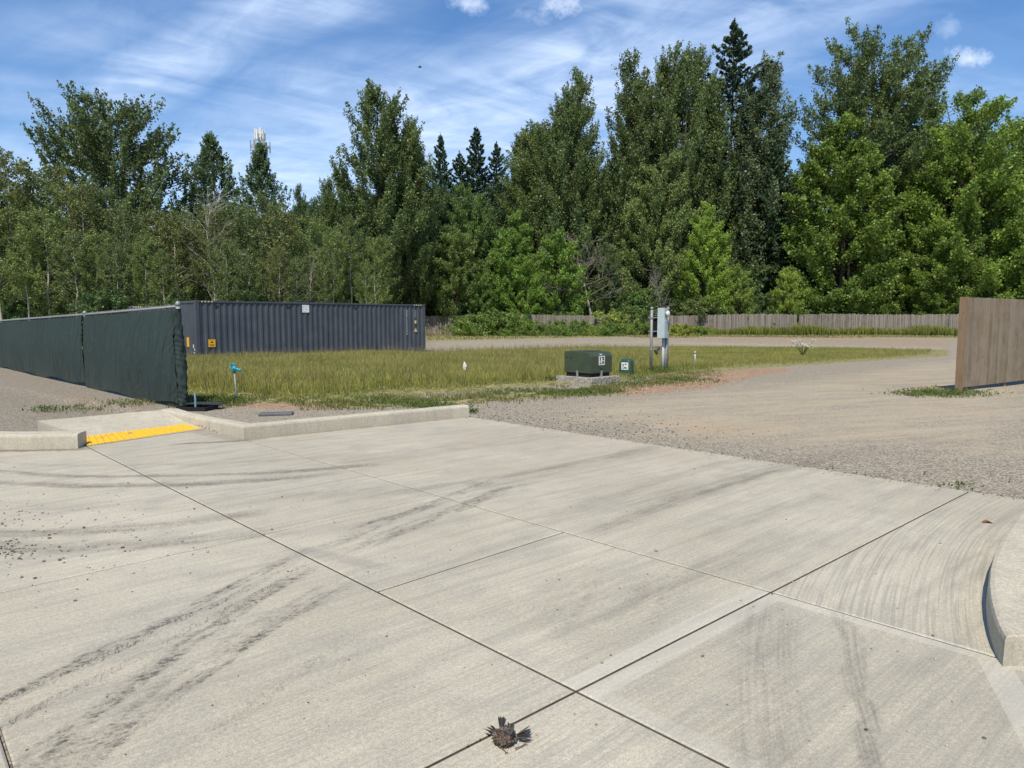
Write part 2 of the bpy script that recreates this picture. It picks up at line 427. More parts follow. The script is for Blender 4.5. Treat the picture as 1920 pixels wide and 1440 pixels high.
            h = t.m('ADD', t.m('MULTIPLY', broom, 0.7), t.m('MULTIPLY', f2, 0.5))
        else:
            st = t.noise(t.cxyz(t.m('MULTIPLY', x, 9.0), t.m('MULTIPLY', y, 9.0), t.m('MULTIPLY', z, 2.0)), 1.0, 4, 0.6)
            base = t.mix(t.m('MULTIPLY', t.ss(st, 0.45, 0.7), 0.35), base, (0.30, 0.27, 0.22))
        setb(t, base, 0.88, 0.0, 0.25, t.bump(h, 0.35, 0.004))
    return fn
M = {}
M['pave'] = mat('concrete broomed', concrete_fn('pave'))
M['kerb'] = mat('concrete kerb', concrete_fn('kerb'))
M['joint'] = simple('joint dirt', (0.135, 0.115, 0.090), 0.95, var=0.4, scale=14)

# ---- gravel, dirt and mown ground -------------------------------------
def ground_fn(t):
    p = pos(t); x, y, z = t.xyz(p); flat = t.cxyz(x, y, 0.0)
    gr, rd, tn, dk = t.attr('grass'), t.attr('red'), t.attr('tan'), t.attr('fresh')
    n1 = t.noise(flat, 0.8, 4, 0.6); n2 = t.noise(flat, 4.5, 5, 0.7); n3 = t.noise(flat, 22, 3, 0.7)
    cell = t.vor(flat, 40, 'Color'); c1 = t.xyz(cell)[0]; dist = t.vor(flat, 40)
    cell2 = t.vor(flat, 85, 'Color'); c2 = t.xyz(cell2)[1]
    rock = t.ramp(c1, [(0, (.16, .135, .098)), (.3, (.28, .238, .175)), (.7, (.39, .338, .255)), (1, (.54, .485, .385))])
    rock2 = t.ramp(c2, [(0, (.16, .134, .10)), (.5, (.33, .282, .215)), (1, (.50, .44, .35))])
    gravel = t.mix(t.ss(n3, 0.4, 0.6), rock, rock2)
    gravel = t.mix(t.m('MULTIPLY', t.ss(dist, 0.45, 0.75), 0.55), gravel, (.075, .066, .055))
    sand = t.mix(t.ss(n1, 0.35, 0.65), (.43, .345, .225), (.41, .35, .262))
    comp = t.mix(t.m('MULTIPLY', t.ss(c2, 0.45, 0.8), 0.65), sand, rock2)                          # compacted fines with stones showing
    comp = t.mix(t.m('MULTIPLY', t.ss(n3, 0.6, 0.35), 0.40), comp, (.22, .185, .14))
    comp = t.mix(t.m('MULTIPLY', t.ss(n2, 0.45, 0.7), 0.35), comp, (.34, .305, .25))
    rut = t.noise(t.cxyz(t.m('ADD', t.m('MULTIPLY', x, .25), t.m('MULTIPLY', y, .12)), t.m('SUBTRACT', t.m('MULTIPLY', y, 3.4), t.m('MULTIPLY', x, 1.5)), 2.0), 1.0, 3, .5)
    comp = t.mix(t.m('MULTIPLY', t.ss(rut, .52, .66), .45), comp, (.27, .235, .185))
    peb = t.xyz(t.vor(flat, 13, 'Color')); pd_ = t.vor(flat, 13)
    comp = t.mix(t.m('MULTIPLY', t.m('MULTIPLY', t.ss(peb[0], .78, .82), t.ss(pd_, .30, .18)), .45), comp, (.12, .105, .09))
    wst = t.noise(t.cxyz(t.m('ADD', t.m('MULTIPLY', x, .5), t.m('MULTIPLY', y, .25)), t.m('SUBTRACT', t.m('MULTIPLY', y, 2.2), t.m('MULTIPLY', x, .8)), 0.0), 1.0, 5, .65)
    k = t.ss(t.m('ADD', tn, t.m('MULTIPLY', t.m('SUBTRACT', t.m('ADD', t.m('MULTIPLY', n2, .4), t.m('MULTIPLY', wst, .6)), 0.5), 2.2)), 0.20, 0.90)
    c = t.mix(k, gravel, comp)
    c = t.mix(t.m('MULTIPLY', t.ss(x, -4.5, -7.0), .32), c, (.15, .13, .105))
    orange = t.mix(n3, (.34, .24, .15), (.47, .35, .22))
    rk = t.ss(t.m('ADD', dk, t.m('MULTIPLY', t.m('SUBTRACT', n2, 0.5), 1.6)), 0.35, 1.0)
    c = t.mix(t.m('MULTIPLY', rk, 0.62), c, orange)
    n4 = t.noise(flat, 9.0, 4, .7)
    bark = t.ramp(t.xyz(t.vor(t.cxyz(t.m('MULTIPLY', x, 1.0), t.m('MULTIPLY', y, 1.0), 0.0), 34, 'Color'))[0],
                  [(0, (.12, .075, .045)), (.4, (.28, .175, .11)), (.8, (.42, .28, .18)), (1, (.55, .42, .29))])
    k = t.ss(t.m('ADD', rd, t.m('MULTIPLY', t.m('SUBTRACT', t.m('ADD', t.m('MULTIPLY', n2, .5), t.m('MULTIPLY', n4, .5)), 0.5), 2.2)), 0.42, 0.75)
    c = t.mix(k, c, bark)
    straw = t.mix(n3, (.24, .20, .095), (.42, .35, .18))
    green = t.mix(n3, (.055, .075, .02), (.13, .155, .04))
    gg = t.mix(t.ss(n2, 0.42, 0.62), straw, green)
    k = t.ss(t.m('ADD', gr, t.m('MULTIPLY', t.m('SUBTRACT', n2, 0.5), 0.9)), 0.35, 0.62)
    c = t.mix(k, c, gg)
    h = t.m('ADD', t.m('MULTIPLY', dist, -0.8), t.m('MULTIPLY', n3, 0.6))
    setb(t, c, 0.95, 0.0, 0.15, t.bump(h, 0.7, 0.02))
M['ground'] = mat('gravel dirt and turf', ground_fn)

# ================================================================ GROUND
def axis(pts):
    out_ = []
    for (a, b, st) in pts:
        n = max(1, int(round((b - a) / st))); out_ += list(np.linspace(a, b, n, endpoint=False))
    out_.append(pts[-1][1]); return np.array(out_)
xs = axis([(-900, -160, 80), (-160, -40, 6), (-40, -20, .5), (-20, 18, .11), (18, 40, .5), (40, 160, 6), (160, 900, 80)])
ys = axis([(-120, -8, 8), (-8, 6, 1.0), (6, 24, .10), (24, 40, .18), (40, 72, .35), (72, 160, 4), (160, 1500, 80)])
XX, YY = np.meshgrid(xs, ys)
ZZ = zt(XX, YY)
def polysd(poly, X, Y):
    """signed distance to polygon, positive inside"""
    n = len(poly); d2 = np.full(X.shape, 1e18); ins = np.zeros(X.shape, bool)
    for i in range(n):
        ax, ay = poly[i][0], poly[i][1]; bx_, by = poly[(i + 1) % n][0], poly[(i + 1) % n][1]
        ex, ey = bx_ - ax, by - ay; wx, wy = X - ax, Y - ay
        tt = np.clip((wx * ex + wy * ey) / (ex * ex + ey * ey + 1e-12), 0, 1)
        d2 = np.minimum(d2, (wx - tt * ex) ** 2 + (wy - tt * ey) ** 2)
        if abs(by - ay) > 1e-12:
            c_ = ((ay > Y) != (by > Y)) & (X < (bx_ - ax) * (Y - ay) / (by - ay) + ax); ins ^= c_
    return np.where(ins, 1, -1) * np.sqrt(d2)
def ppoly(pts): return [(lambda q: (q.x, q.y))(onG(*p)) for p in pts]
TALL = ppoly([(325, 745), (420, 757), (560, 757), (700, 748), (820, 738), (960, 728), (1060, 722), (1180, 712), (1290, 703), (1350, 696), (1490, 686), (1650, 676), (1778, 667), (1780, 656), (1560, 650), (1260, 648), (1060, 653), (790, 662)]) + [(-16, 40), (-22, 34), (-15, 22)]
STRAW = ppoly([(1240, 629), (1500, 628), (1800, 616), (1990, 616), (1990, 640), (1790, 637), (1500, 634), (1240, 633)])
MOWN = [(-26, 50), (-6, 54), (10, 60), (40, 62), (60, 72), (-60, 72), (-60, 44)]
def soft(poly, X, Y, a, b): return sstep(a, b, polysd(poly, X, Y))
aG = np.maximum(soft(TALL, XX, YY, -.35, .5), soft(MOWN, XX, YY, -1.2, 1.2))
aG = np.maximum(aG, sstep(64, 68, YY)); aG = np.maximum(aG, soft(STRAW, XX, YY, -1, 1))
WEEDG = [ppoly([(520, 752), (700, 745), (900, 738), (1150, 722), (1160, 738), (900, 755), (860, 762), (640, 770)]),
         ppoly([(1700, 738), (1790, 725), (1815, 737), (1800, 745), (1720, 746)]),
         ppoly([(130, 770), (160, 752), (260, 752), (300, 764), (200, 766)]),
         ppoly([(1560, 905), (1700, 890), (1920, 880), (1920, 930), (1780, 915)])]
for i, q in enumerate(WEEDG): aG = np.maximum(aG, soft(q, XX, YY, -.3, .5) * (.72, .6, .38, .25)[i])
red = np.zeros_like(XX)
for q, k in [(ppoly([(380, 765), (430, 755), (560, 752), (760, 748), (900, 738), (1100, 728), (1100, 742), (880, 760), (700, 768), (540, 772)]), .75),
             (ppoly([(760, 722), (860, 720), (870, 727), (780, 729)]), .9), (ppoly([(920, 712), (1010, 712), (1000, 722), (930, 722)]), .7),
             (ppoly([(1100, 740), (1150, 720), (1260, 704), (1350, 696), (1480, 688), (1490, 694), (1400, 712), (1340, 728), (1200, 742)]), .95),
             (ppoly([(90, 745), (160, 735), (240, 750), (230, 765), (130, 765)]), .5),
             (ppoly([(1250, 632), (1500, 634), (1790, 640), (1790, 648), (1500, 641), (1250, 639)]), .55),
             (ppoly([(1680, 895), (1920, 885), (1920, 925), (1800, 918)]), .45)]:
    red = np.maximum(red, soft(q, XX, YY, -.5, .6) * k)
tan = np.zeros_like(XX)
for q, k in [(ppoly([(1000, 765), (1200, 742), (1450, 715), (1700, 682), (1800, 672), (1990, 700), (1990, 870), (1700, 850), (1500, 850), (1250, 825), (1050, 790)]), .8),
             (ppoly([(1500, 850), (1920, 850), (1920, 780), (1500, 790)]), .75),
             (ppoly([(780, 641), (1250, 638), (1250, 645), (780, 655)]), .5), (ppoly([(1250, 640), (1790, 650), (1790, 658), (1250, 645)]), .6)]:
    tan = np.maximum(tan, soft(q, XX, YY, -1.4, 1.6) * k * .82)
frs = np.zeros_like(XX)
for q, k in [(ppoly([(1180, 788), (1280, 780), (1500, 792), (1450, 815), (1330, 830), (1220, 815)]), .85),
             (ppoly([(1680, 770), (1920, 765), (1920, 785), (1700, 785)]), .7),
             (ppoly([(1180, 742), (1400, 725), (1600, 712), (1560, 725), (1300, 745)]), .45),
             (ppoly([(900, 752), (1150, 735), (1150, 745), (930, 762)]), .6)]:
    frs = np.maximum(frs, soft(q, XX, YY, -1.2, 1.3) * k)
ny, nx = XX.shape
idx = np.arange(ny * nx).reshape(ny, nx)
F4 = np.stack([idx[:-1, :-1], idx[:-1, 1:], idx[1:, 1:], idx[1:, :-1]], -1).reshape(-1, 4)
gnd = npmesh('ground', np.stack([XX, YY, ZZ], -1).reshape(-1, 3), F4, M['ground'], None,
             {'grass': aG.ravel(), 'red': red.ravel(), 'tan': tan.ravel(), 'fresh': frs.ravel()}, True)
tag(gnd, kind='structure')

# ================================================================ CONCRETE PAVEMENT
def clip(poly, n, c, keep=1):
    """keep the part of a convex polygon with keep*(n.p-c)>=0"""
    o = []; m_ = len(poly)
    for i in range(m_):
        a, b = poly[i], poly[(i + 1) % m_]
        da = keep * (n[0] * a[0] + n[1] * a[1] - c); db = keep * (n[0] * b[0] + n[1] * b[1] - c)
        if da >= 0: o.append(a)
        if (da > 0) != (db > 0) and abs(da - db) > 1e-12:
            k = da / (da - db); o.append((a[0] + (b[0] - a[0]) * k, a[1] + (b[1] - a[1]) * k))
    return o
def ln(a, b):
    dx_, dy_ = b.x - a.x, b.y - a.y; L = math.hypot(dx_, dy_); n = (-dy_ / L, dx_ / L)
    return n, n[0] * a.x + n[1] * a.y
L1 = ln(J1a, X1); L2 = ln(J2a, X2); L2r = ln(X2, J2b); LD = ln(X1, D2); LC = ln(KE, G(1920, 936))
LE = ln(G(720, 1105), G(1055, 998)); LF = ln(G(0, 1111), G(820, 929)); LB = ln(G(0, 1372), G(22, 1440))
# region: everything on the camera side of the gravel edge and of the kerb lines
base_poly = [(-30, -8), (14, -8), (14, 30), (-30, 30)]
n_, c_ = LC; base_poly = clip(base_poly, n_, c_, -1)
n_, c_ = ln(G(-400, 835), KR + Vector((0, 0, 0)))
base_poly = clip(base_poly, *ln(Vector((-40, 9.6, 0)), KE + Vector((-.10, .08, 0))), keep=-1)
panels = [base_poly]
def split(ps, L, cond=None):
    o = []
    for q in ps:
        if cond and not cond(q): o.append(q); continue
        for k in (1, -1):
            r_ = clip(q, L[0], L[1], k)
            if len(r_) >= 3:
                ar = abs(sum(r_[i][0] * r_[(i + 1) % len(r_)][1] - r_[(i + 1) % len(r_)][0] * r_[i][1] for i in range(len(r_)))) / 2
                if ar > .02: o.append(r_)
    return o
def cen(q): return (sum(p[0] for p in q) / len(q), sum(p[1] for p in q) / len(q))
def sd(L, p): return L[0][0] * p[0] + L[0][1] * p[1] - L[1]
panels = split(panels, L1); panels = split(panels, LD)
sL2 = sd(L2, (X1.x, X1.y)) > 0
up = lambda q: (sd(L1, cen(q)) > 0) == (sd(L1, (X2.x, X2.y)) > 0)
panels = split(panels, L2, up)
mid_ = lambda q: up(q) and (sd(L2, cen(q)) > 0) == (sd(L2, (X1.x, X1.y)) > 0)
leftD = lambda q: (sd(LD, cen(q)) > 0) == (sd(LD, (J1a.x, J1a.y)) > 0)
panels = split(panels, LE, lambda q: mid_(q) and leftD(q))
panels = split(panels, LF, lambda q: leftD(q) and ((not up(q)) or (mid_(q) and sd(LE, cen(q)) * sd(LE, (J1a.x, J1a.y)) > 0)))
panels = split(panels, LB, lambda q: leftD(q) and not up(q) and sd(LF, cen(q)) * sd(LF, (0, 0)) > 0)
pv, pf, at_b, at_t, at_c, pmi = [], [], [], [], [], []
wide = [L1, LD, LB]
for pi_, q in enumerate(panels):
    m_ = len(q)
    ar = sum(q[i][0] * q[(i + 1) % m_][1] - q[(i + 1) % m_][0] * q[i][1] for i in range(m_))
    if ar < 0: q = q[::-1]
    def off(extra):
        o = list(q)
        for i in range(m_):
            a, b = q[i], q[(i + 1) % m_]; L = math.hypot(b[0] - a[0], b[1] - a[1])
            if L < 1e-6: continue
            n_ = (-(b[1] - a[1]) / L, (b[0] - a[0]) / L)
            md = ((a[0] + b[0]) / 2, (a[1] + b[1]) / 2)
            g_ = .0065 if any(abs(sd(W, a)) < 1e-4 and abs(sd(W, b)) < 1e-4 for W in wide) else .0060
            k = extra * (1.0 if g_ > .004 else .7)
            o = clip(o, n_, n_[0] * a[0] + n_[1] * a[1] + g_ + k, 1)
        return o
    r0, r1 = off(0.0), off(0.009)
    if len(r0) != len(r1): r1 = r0
    c0 = cen(q); cur = 1.0 if ((sd(LD, c0) > 0) != (sd(LD, (J1a.x, J1a.y)) > 0) and (sd(L2, c0) > 0) != (sd(L2, (X1.x, X1.y)) > 0)) else 0.0
    ang = math.atan2(-(J1a - X1).x, (J1a - X1).y) + random.uniform(-.05, .05)
    tint = random.uniform(.94, 1.04)
    o = len(pv); k = len(r0)
    for ring, z in ((r0, -.06), (r0, -.005), (r1, 0.0)):
        for p in ring: pv.append((p[0], p[1], z)); at_b.append(ang); at_t.append(tint); at_c.append(cur)
    for a in (0, 1):
        for i in range(k): pmi.append(1 - a); pf.append((o + a * k + i, o + a * k + (i + 1) % k, o + (a + 1) * k + (i + 1) % k, o + (a + 1) * k + i))
    pmi.append(0); pf.append(tuple(o + 2 * k + i for i in range(k)))
me = bpy.data.meshes.new('concrete_pavement'); me.from_pydata(pv, [], pf); me.materials.append(M['pave']); me.materials.append(M['joint']); me.polygons.foreach_set('material_index', pmi)
for nme, vals in (('broom', at_b), ('tint', at_t), ('curved', at_c)):
    a_ = me.attributes.new(nme, 'FLOAT', 'POINT'); a_.data.foreach_set('value', vals)
me.update()
pv_o = bpy.data.objects.new('concrete_pavement', me); col.objects.link(pv_o); tag(pv_o, kind='structure')
jb = MB(); jb.prism([(p[0], p[1]) for p in base_poly], -.055, -.030)
tag(jb.build('pavement_joint_bed', M['joint']), kind='structure')

# ---- rubber left by tyres: thin films of rubber lying on the slabs
def rubber_fn(tread):
    def fn(t):
        s_, q, hw, st, fd, sd_ = (t.attr(a) for a in ('s', 'q', 'hw', 'st', 'fade', 'seed'))
        p = pos(t); wob = t.m('MULTIPLY', t.m('SUBTRACT', t.noise(p, 2.2, 4, .6), .5), .10 if tread else .25)
        qq = t.m('ADD', q, wob); aq = t.m('DIVIDE', t.m('ABSOLUTE', qq), hw)
        if tread:
            tx = t.cxyz(t.m('MULTIPLY', t.m('ADD', s_, t.m('MULTIPLY', q, .9)), 62.0), t.m('MULTIPLY', q, 24.0), sd_)
            brk = t.ss(t.noise(tx, 1.0, 4, .7, .5), .47, .60)
            env = t.ss(t.noise(t.cxyz(t.m('MULTIPLY', s_, 3.0), t.m('MULTIPLY', q, 16.0), sd_), 1.0, 4, .65), .36, .60)
            haze_ = t.m('MULTIPLY', env, .14)
            a = t.m('MAXIMUM', t.m('MULTIPLY', brk, env), haze_); a = t.m('MULTIPLY', t.m('MULTIPLY', a, .85), t.ss(aq, 1.35, .6))
        else:
            rib = t.noise(t.cxyz(t.m('MULTIPLY', s_, 1.6), t.m('MULTIPLY', q, 70.0), sd_), 1.0, 3, .6)
            lug = t.noise(t.cxyz(t.m('MULTIPLY', s_, 45.0), t.m('MULTIPLY', q, 10.0), sd_), 1.0, 2, .6)
            a = t.m('MULTIPLY', t.m('ADD', t.m('MULTIPLY', t.ss(rib, .34, .66), .75), t.m('MULTIPLY', t.ss(lug, .4, .6), .25)), t.ss(aq, 1.3, .35))
            a = t.m('MULTIPLY', a, t.ss(t.noise(p, 1.7, 4, .6), .25, .55, .45, 1.0))
        grain = t.ss(t.noise(p, 90, 3, .7), .62, .42, .35, 1.0)
        a = t.m('MULTIPLY', t.m('MULTIPLY', a, grain), t.m('MULTIPLY', st, fd), clamp=True)
        setb(t, (.080, .073, .070), .85, 0, .2)
        tr = t.node('ShaderNodeBsdfTransparent'); mx_ = t.node('ShaderNodeMixShader'); t.l.new(a, mx_.inputs[0])
        t.l.new(tr.outputs[0], mx_.inputs[1]); t.l.new(t.b.outputs[0], mx_.inputs[2]); t.l.new(mx_.outputs[0], t.o.inputs[0])
    return fn
M['tread'] = mat('rubber tread print', rubber_fn(True)); M['smear'] = mat('rubber smear', rubber_fn(False))
def rubber(name, kinds, mt):
    V, F_, A = [], [], {k_: [] for k_ in ('s', 'q', 'hw', 'st', 'fade', 'seed')}
    for n_t, (a, b, c, hw, st, kd, e0, e1) in enumerate(TY):
        if kd not in kinds: continue
        pa, pb, pc = G(*a), G(*b), G(*c); cx, cy, rad = circ3(pa, pb, pc)
        ta, tb, tc_2 = (math.atan2(q_.y - cy, q_.x - cx) for q_ in (pa, pb, pc))
        un = lambda t_: (t_ - ta + math.pi) % (2 * math.pi) - math.pi
        tcu = un(tc_2); sg = 1 if tcu > 0 else -1; L = abs(tcu) * rad
        exa = 1.5 if (a[0] < 80 or a[1] > 1400) else .25
        exc = 1.5 if c[1] > 1350 else .35
        n = int((L + exa + exc) / .06); z = .0012 + .00035 * n_t; wd = hw * 1.5 + .03; o = len(V)
        for i in range(n + 1):
            sl_ = -exa + (L + exa + exc) * i / n; th_ = ta + sg * sl_ / rad
            f = 1.0
            if exa < 1: f *= min(1, (sl_ + exa) / .5)
            if exc < 1: f *= min(1, max(0, (L + exc - sl_) / .6))
            for j in range(5):
                q_ = (j / 2 - 1) * wd; x_, y_ = cx + math.cos(th_) * (rad + q_), cy + math.sin(th_) * (rad + q_)
                V.append((x_, y_, z)); ff = f
                if e1 is not None: ff *= max(0, min(1, (e1.x + .15 - x_) / .5))
                if e0 is not None: ff *= max(0, min(1, (x_ - e0.x + .2) / .5))
                for k_, v_ in zip(('s', 'q', 'hw', 'st', 'fade', 'seed'), (sl_, q_, hw, min(1, st * (1.45 if kd in (1, 3) else 1.0)), ff * ff * (3 - 2 * ff), n_t * 1.7)): A[k_].append(v_)
        for i in range(n):
            for j in range(4):
                f_ = (o + i * 5 + j, o + i * 5 + j + 1, o + (i + 1) * 5 + j + 1, o + (i + 1) * 5 + j); F_.append(f_ if sg < 0 else f_[::-1])
    o_ = npmesh(name, V, F_, mt, None, A); tag(o_, kind='structure'); return o_
rubber('tyre_marks', (1, 3), M['tread']); rubber('tyre_smears', (0, 2), M['smear'])

# ---- kerbs
def kerb_mesh(path, h, wd, hs=None, name='kerb', left=True):
    """front edge follows path, body lies to its left; profile with rounded arrises"""
    mb = MB(); sgn = 1 if left else -1
    prof = lambda hh: [(0.0, -.08), (.006, hh - .035), (.014, hh - .010), (.035, hh), (wd - .03, hh + .004), (wd - .008, hh - .012), (wd, -.08)]
    # densify
    P = []; HS = []
    for i in range(len(path) - 1):
        L = (path[i + 1] - path[i]).length; n = max(1, int(L / .25))
        for k in range(n):
            P.append(path[i].lerp(path[i + 1], k / n)); HS.append((hs[i] + (hs[i + 1] - hs[i]) * k / n) if hs else h)
    P.append(path[-1]); HS.append(hs[-1] if hs else h)
    rings = []
    for i, p in enumerate(P):
        d0 = (P[i] - P[i - 1]) if i > 0 else (P[1] - P[0]); d1 = (P[i + 1] - P[i]) if i < len(P) - 1 else d0
        d0 = Vector((d0.x, d0.y)).normalized(); d1 = Vector((d1.x, d1.y)).normalized()
        n0 = Vector((-d0.y, d0.x)) * sgn; n1 = Vector((-d1.y, d1.x)) * sgn
        bis = (n0 + n1).normalized(); k = 1 / max(.3, bis.dot(n0))
        rings.append([(p.x + bis.x * o_ * k, p.y + bis.y * o_ * k, z + random.uniform(-.0015, .0015)) for o_, z in prof(HS[i])])
    m_ = len(rings[0]); vs = [v_ for r_ in rings for v_ in r_]; fs = []
    for i in range(len(rings) - 1):
        for j in range(m_):
            f = (i * m_ + j, (i + 1) * m_ + j, (i + 1) * m_ + (j + 1) % m_, i * m_ + (j + 1) % m_)
            fs.append(f if sgn > 0 else f[::-1])
    fs.append(tuple(range(m_)) if sgn > 0 else tuple(range(m_ - 1, -1, -1)))
    e_ = tuple((len(rings) - 1) * m_ + j for j in range(m_)); fs.append(e_[::-1] if sgn > 0 else e_)
    mb.add(vs, fs); return mb
kq = G(378, 802.5, 0)
k1 = kerb_mesh([Vector((KR.x, KR.y, 0)), Vector((kq.x, kq.y, 0)), KC, KC.lerp(KE, .5) + Vector((-.02, .02, 0)), KE], .19, .20,
               [.205, .15, .19, .19, .19])
tag(k1.build('concrete_kerb', M['kerb']), 'long pale concrete kerb from the ramp corner along the gravel island', 'kerb')
lk = [Vector((-16, 9.9, 0)), Vector((-9, 9.15, 0)), G(0, 843), G(70, 843), G(146, 841)]
k2 = kerb_mesh(lk, .19, .28)
tag(k2.build('concrete_kerb', M['kerb']), 'short concrete kerb left of the yellow strip, ending in a square face', 'kerb')
# right kerb: a return with a wide top, curving out of the frame
arc = []
for k in range(13):
    pp = [(1990, 905), (1950, 928), (1920, 952), (1895, 982), (1877, 1010), (1864, 1038), (1857, 1065), (1855, 1092), (1858, 1120), (1865, 1148), (1874, 1172), (1886, 1192)]
topz = .15
edge = [G(a, b, topz) for a, b in pp]
mbk = MB(); inner = [(p.x, p.y) for p in edge]
endp = G(1886, 1192, topz)
outer = [(endp.x + 1.6, endp.y + .10), (edge[0].x + 1.6, edge[0].y + .4)]
poly = inner + outer                                     # counter-clockwise check not needed for a closed solid
n_in = len(inner); vs = []; fs = []
def inset_pt(i, d):
    a = inner[max(i - 1, 0)]; b = inner[min(i + 1, n_in - 1)]; L = math.hypot(b[0] - a[0], b[1] - a[1])
    nx_, ny_ = -(b[1] - a[1]) / L, (b[0] - a[0]) / L
    return (inner[i][0] + nx_ * d, inner[i][1] + ny_ * d)
for ring, (d, z) in enumerate([(-.015, -.08), (-.004, topz - .03), (.004, topz - .008), (.025, topz)]):
    for i in range(n_in):
        x_, y_ = inset_pt(i, d); vs.append((x_, y_ + (0.0 if i < n_in - 1 else d * .8), z))
    for (x_, y_) in outer: vs.append((x_, y_, z))
m_ = n_in + 2
for r_ in range(3):
    for i in range(m_):
        fs.append((r_ * m_ + i, r_ * m_ + (i + 1) % m_, (r_ + 1) * m_ + (i + 1) % m_, (r_ + 1) * m_ + i))
fs.append(tuple(3 * m_ + i for i in range(m_)))
mbk.add(vs, fs)
ko = mbk.build('concrete_kerb', M['kerb']); tag(ko, 'curved wide-topped concrete kerb return at the right edge of the apron', 'kerb')
bm = bmesh.new(); bm.from_mesh(ko.data); bmesh.ops.recalc_face_normals(bm, faces=bm.faces); bm.to_mesh(ko.data); bm.free()

# ---- ramp slab and tactile strip
BL = G(70, 789, .20); ML = G(122, 815, .11); FL = G(158, 819, .035); FR = G(346, 796, .035); BR = G(301, 769, .20)
NL = G(163, 836, .012); NR = G(378, 803.5, .012)
rb = MB()
ue = (FR - FL).normalized(); ue.z = 0
top = [BL, ML, FL, FR + ue * .55, BR + ue * .28]
n = 5
vs = [tuple(p) for p in top] + [(p.x, p.y, -.1) for p in top]
rb.add(vs, [(0, 1, 2), (0, 2, 3), (0, 3, 4)] + [(i, i + 5, (i + 1) % 5 + 5, (i + 1) % 5) for i in range(5)])
# apron part under and in front of the strip
a_, b_, c_, d_ = FL, FR + ue * .55, NR + ue * .50, NL
rb.add([tuple(a_), tuple(b_), tuple(c_), tuple(d_)] + [(p.x, p.y, -.1) for p in (a_, b_, c_, d_)], [(0, 3, 2, 1), (3, 7, 6, 2), (2, 6, 5, 1), (0, 4, 7, 3)])
ramp = rb.build('kerb_ramp', M['kerb']); tag(ramp, 'sloping concrete ramp slab between the kerbs beside the screened fence', 'ramp')
bm = bmesh.new(); bm.from_mesh(ramp.data); bmesh.ops.recalc_face_normals(bm, faces=bm.faces); bm.to_mesh(ramp.data); bm.free()
def yel(t):
    p = pos(t); n1 = t.noise(p, 5, 5, 0.7); n2 = t.noise(p, 40, 3, 0.7)
    c = t.mix(t.ss(n2, .3, .7), (.70, .40, .018), (.80, .50, .035))
    c = t.mix(t.m('MULTIPLY', t.ss(n1, .56, .66), .85), c, (.26, .20, .12))
    c = t.mix(t.m('MULTIPLY', t.ss(n2, .66, .72), .7), c, (.12, .09, .06))
    setb(t, c, .65, 0, .35)
M['yellow'] = mat('tactile yellow', yel)
sp = MB(); up_ = Vector((0, 0, .006))
q = [FL + up_, FR + up_, NR + up_, NL + up_]
c4 = [tuple(v_) for v_ in q] + [(v_.x, v_.y, v_.z - .012) for v_ in q]
sp.add(c4, [(0, 3, 2, 1), (0, 4, 7, 3), (3, 7, 6, 2), (2, 6, 5, 1), (1, 5, 4, 0)])
L_ = (FR - FL).length; Wd = (NL - FL).length; nu, nv = int(L_ / .075), int(Wd / .062)
for i in range(nu):
    for j in range(nv):
        a, b = (i + .5) / nu, (j + .5) / nv
        c = (q[0].lerp(q[1], a)).lerp(q[3].lerp(q[2], a), b)
        sp.lathe(c, [(.017, -.001), (.0165, .004), (.011, .0075)], 8)
strip = sp.build('tactile_strip', M['yellow']); tag(strip, 'yellow tactile warning strip with raised domes at the foot of the ramp', 'tactile strip')

exec_parts = True
# ================================================================ SHIPPING CONTAINERS
def paint_fn(t):
    p = objc(t); x, y, z = t.xyz(p)
    n1 = t.noise(p, 1.2, 4, .6); n2 = t.noise(t.cxyz(t.m('MULTIPLY', x, 6.0), t.m('MULTIPLY', y, 6.0), t.m('MULTIPLY', z, .8)), 1.0, 4, .65); n3 = t.noise(p, 30, 3, .7)
    c = t.mix(t.ss(n1, .3, .7), (.052, .059, .074), (.069, .077, .093))
    c = t.mix(t.m('MULTIPLY', t.ss(n2, .5, .75), .35), c, (.11, .11, .115))
    low = t.ss(z, .7, 0.0)
    c = t.mix(t.m('MULTIPLY', t.m('MULTIPLY', low, t.ss(n2, .4, .7)), .4), c, (.14, .11, .08))
    c = t.mix(t.m('MULTIPLY', t.ss(n3, .68, .74), .6), c, (.13, .07, .04))
    setb(t, c, t.ss(n2, .3, .7, .42, .62), 0, .4, t.bump(n1, .15, .02))
M['cont'] = mat('grey blue container paint', paint_fn)
M['contdk'] = simple('dark seal', (.02, .02, .022), .7)
M['rust'] = simple('container top rail', (.075, .06, .052), .7, var=.4)
M['lab_y'] = simple('yellow label', (.80, .42, .01), .5, var=.06)
M['lab_w'] = simple('white label', (.72, .72, .70), .5, var=.06)
M['ink'] = simple('printed ink', (.03, .03, .035), .6)
M['haz'] = simple('hazard cream', (.62, .50, .25), .6)
CL, CWD, CH = 12.19, 2.44, 2.59
def corr_wall(x0, x1, z0, z1, y0, pitch, depth, sgn=-1):
    """corrugated sheet along x at y0 (outer face), ridges pushed inwards"""
    mb = MB(); n = max(1, round((x1 - x0) / pitch)); pt = (x1 - x0) / n; prof = []
    for i in range(n):
        a = x0 + i * pt
        prof += [(a, 0), (a + pt * .26, 0), (a + pt * .5, depth), (a + pt * .76, depth)]
    prof.append((x1, 0))
    vs = [(a, y0 - sgn * d, z0) for a, d in prof] + [(a, y0 - sgn * d, z1) for a, d in prof]
    k = len(prof); mb.add(vs, [(i, i + 1, k + i + 1, k + i) for i in range(k - 1)]); return mb
